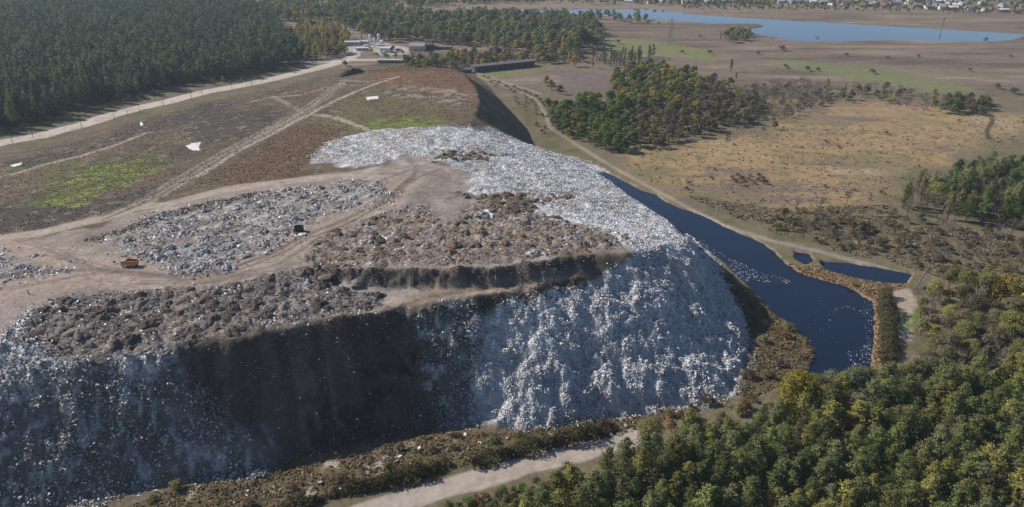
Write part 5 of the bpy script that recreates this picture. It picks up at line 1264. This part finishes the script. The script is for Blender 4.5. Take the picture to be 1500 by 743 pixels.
def parked(px, py, rz, label, col, L=6.5):
    x, y = at_z(px, py); e = empty('parked_truck', label, 'truck', (float(x), float(y), .1), rz)
    link('cargo_box', MB().box(-L / 2, L / 2 - 1.8, -1.15, 1.15, .9, 3.0).mesh('cargo_box', M_WALL), e, color=col); link('cab', MB().box(L / 2 - 1.7, L / 2, -1.1, 1.1, .6, 2.5, taper=.12).mesh('cab', M_WALL), e, color=(.6, .6, .6))
    for xx in (-L / 4, L / 2 - .9):
        for q in (-1, 1): MB().lathe(xx, .48, [(.48, q * .95 - .15), (.48, q * .95 + .15)], 12, 'y').build('wheel', M_TYRE, e)
parked(538, 70, .3, 'white box truck in the yard below the tallest silo', (.65, .66, .68)); parked(563, 80, 1.2, 'pale grey truck on the yard apron right of the silos', (.45, .46, .48)); parked(585, 76, .1, 'dark grey truck among trees at the right of the yard', (.16, .17, .19))
# dark bank left of the brown mound
x, y = hit(518, 109); z = float(ground_z(x, y)[0]); hm = HEAPS[4]
o = tag(link('soil_bank', hm, None, (float(x[0]), float(y[0]), z - .3), (.050, .042, .042)), 'long blackish soil bank left of the reddish mound', 'soil bank'); o.scale = (11, 4.5, 5.2); o.rotation_euler.z = .15

# the leaning dead tree by the pool
x, y = at_z(1341, 424); e = empty('leaning_dead_tree', 'leafless grey dead tree leaning right beside the small pool', 'dead tree', (float(x), float(y), 0))
mb = MB(); pts = [(0, 0, -.3), (1.6, .5, 4), (3.6, 1.3, 8.4), (6.2, 2.2, 13.2), (7.4, 2.8, 15.6)]; rad = [.28, .22, .16, .10, .04]
for i in range(4): mb.bar(pts[i], pts[i + 1], rad[i], rad[i + 1], 7)
mb.build('trunk', M_POLE, e); rngb = np.random.default_rng(9); mb = MB()
for k in range(26):
    t = rngb.uniform(.45, 1); q = np.array(pts[1]) * 0 + np.array([np.interp(t, [0, .27, .55, .85, 1], [p[a] for p in pts]) for a in range(3)])
    dd = rngb.normal(0, 1, 3); dd[2] = abs(dd[2]) * .8 + .2; dd /= np.linalg.norm(dd); L = rngb.uniform(1.4, 3.6) * (1.3 - t * .6)
    mb.bar(q, q + dd * L, .05, .02, 4)
    for j in range(3): d2 = dd + rngb.normal(0, .5, 3); mb.bar(q + dd * L * .6, q + dd * L * .6 + d2 * L * .5, .03, .012, 3)
mb.build('branch', M_POLE, e)
for px, py, h, lab in ((1403, 490, 7, 'pale bleached dead tree with bare forked limbs left of the grove edge'), (1470, 500, 7.5, 'whitish bare tree with upright forked limbs at the right edge'), (1428, 446, 9, 'grey dead tree with a crooked pale limb in the right grove')):
    x, y = at_z(px, py); nom, near, far = SPEC['bare_tree']; cr, tr = near[px % 4]
    e = empty('dead_tree', lab, 'dead tree', (float(x), float(y), 0), px, h / 10)
    link('twigs', cr, e, color=(.30, .27, .24)); link('trunk', tr, e, color=(.36, .33, .29))

# ------------------------------------------------------------------ the far village
vr = np.random.default_rng(31); WALLS = [('white', (.72, .71, .69)), ('cream', (.55, .50, .42)), ('grey', (.40, .39, .38)), ('brick', (.28, .16, .12))]
ROOFS = [('grey', (.30, .29, .29)), ('pale', (.56, .56, .57)), ('rust red', (.24, .11, .075)), ('blue grey', (.26, .31, .38)), ('brown', (.16, .12, .10))]
wm = {}; VP = []
def vill(px, py):
    x, y = at_z(px, py)
    if any((x - a) ** 2 + (y - b) ** 2 < 11 ** 2 for a, b in VP): return
    VP.append((float(x), float(y)))
    i, j = vr.integers(4), vr.choice(5, p=[.3, .25, .15, .15, .15]); w, dp = vr.uniform(7, 12), vr.uniform(6, 8)
    building(px, py, w, dp, vr.uniform(2.8, 4.2), vr.uniform(1.4, 2.6), f'{WALLS[i][0]} walled house with a {ROOFS[j][0]} roof in the far village', WALLS[i][1], ROOFS[j][1], vr.uniform(-.5, .9), 'village_house', 'house', 0, False, f'{WALLS[i][0]} houses with {ROOFS[j][0]} roofs in the far village')
for k in range(150):
    px = vr.uniform(1130, 1500) if k < 115 else vr.uniform(900, 1130)
    base = 4 + (px - 1130) * .045 if px > 1130 else 6
    vill(px, vr.uniform(1.5, base))

# ------------------------------------------------------------------ air, light, camera
mh = bpy.data.materials.new('air'); mh.use_nodes = True; nt = mh.node_tree; nt.nodes.remove(nt.nodes['Principled BSDF'])
pv = nt.nodes.new('ShaderNodeVolumePrincipled'); pv.inputs['Color'].default_value = (.70, .82, 1, 1); pv.inputs['Density'].default_value = HAZE_D = .00010; pv.inputs['Anisotropy'].default_value = .1
nt.links.new(pv.outputs[0], nt.nodes['Material Output'].inputs['Volume'])
tag(MB().box(-6500, 6500, -6500, 6500, -4.3, 131).build('haze', mh), kind='stuff')

SUN_AZ, SUN_EL = R(-69), R(34)       # clockwise from the view direction (+Y); light comes from the left, a little behind the scene
w = bpy.data.worlds.new('World'); SC.world = w; w.use_nodes = True
bg = w.node_tree.nodes['Background']; sky = w.node_tree.nodes.new('ShaderNodeTexSky'); sky.sky_type = 'NISHITA'; sky.sun_disc = False
sky.sun_elevation = SUN_EL; sky.sun_rotation = SUN_AZ; sky.dust_density = .4; sky.ozone_density = 3.0
w.node_tree.links.new(sky.outputs[0], bg.inputs['Color']); bg.inputs['Strength'].default_value = .080
sl = bpy.data.lights.new('sun', 'SUN'); sl.energy = 5.0; sl.angle = R(.5); sl.color = (1, .93, .83)
so = bpy.data.objects.new('sun', sl); COL.objects.link(so)
sd = Vector((math.sin(SUN_AZ) * math.cos(SUN_EL), math.cos(SUN_AZ) * math.cos(SUN_EL), math.sin(SUN_EL)))
so.rotation_euler = sd.to_track_quat('Z', 'Y').to_euler()
cam = bpy.data.cameras.new('camera'); cam.sensor_fit = 'HORIZONTAL'; cam.sensor_width = 36; cam.lens = 36 * F / 1500; cam.clip_start = 1; cam.clip_end = 20000
co = bpy.data.objects.new('camera', cam); COL.objects.link(co); co.location = (0, 0, CAMH); co.rotation_euler = (R(90) - PITCH, 0, 0); SC.camera = co
SC.view_settings.view_transform = 'Standard'; SC.view_settings.look = 'None'; SC.view_settings.gamma = 1; SC.view_settings.use_curve_mapping = False
SC.view_settings.exposure = 0.34
SC.render.engine = 'CYCLES'; SC.cycles.use_denoising = True; SC.cycles.denoiser = 'OPENIMAGEDENOISE'
SC.cycles.max_bounces = 5; SC.cycles.diffuse_bounces = 2; SC.cycles.glossy_bounces = 2; SC.cycles.transmission_bounces = 3; SC.cycles.transparent_max_bounces = 4; SC.cycles.volume_bounces = 0
print('done', len(COL.objects), round(time.time() - T0, 1))
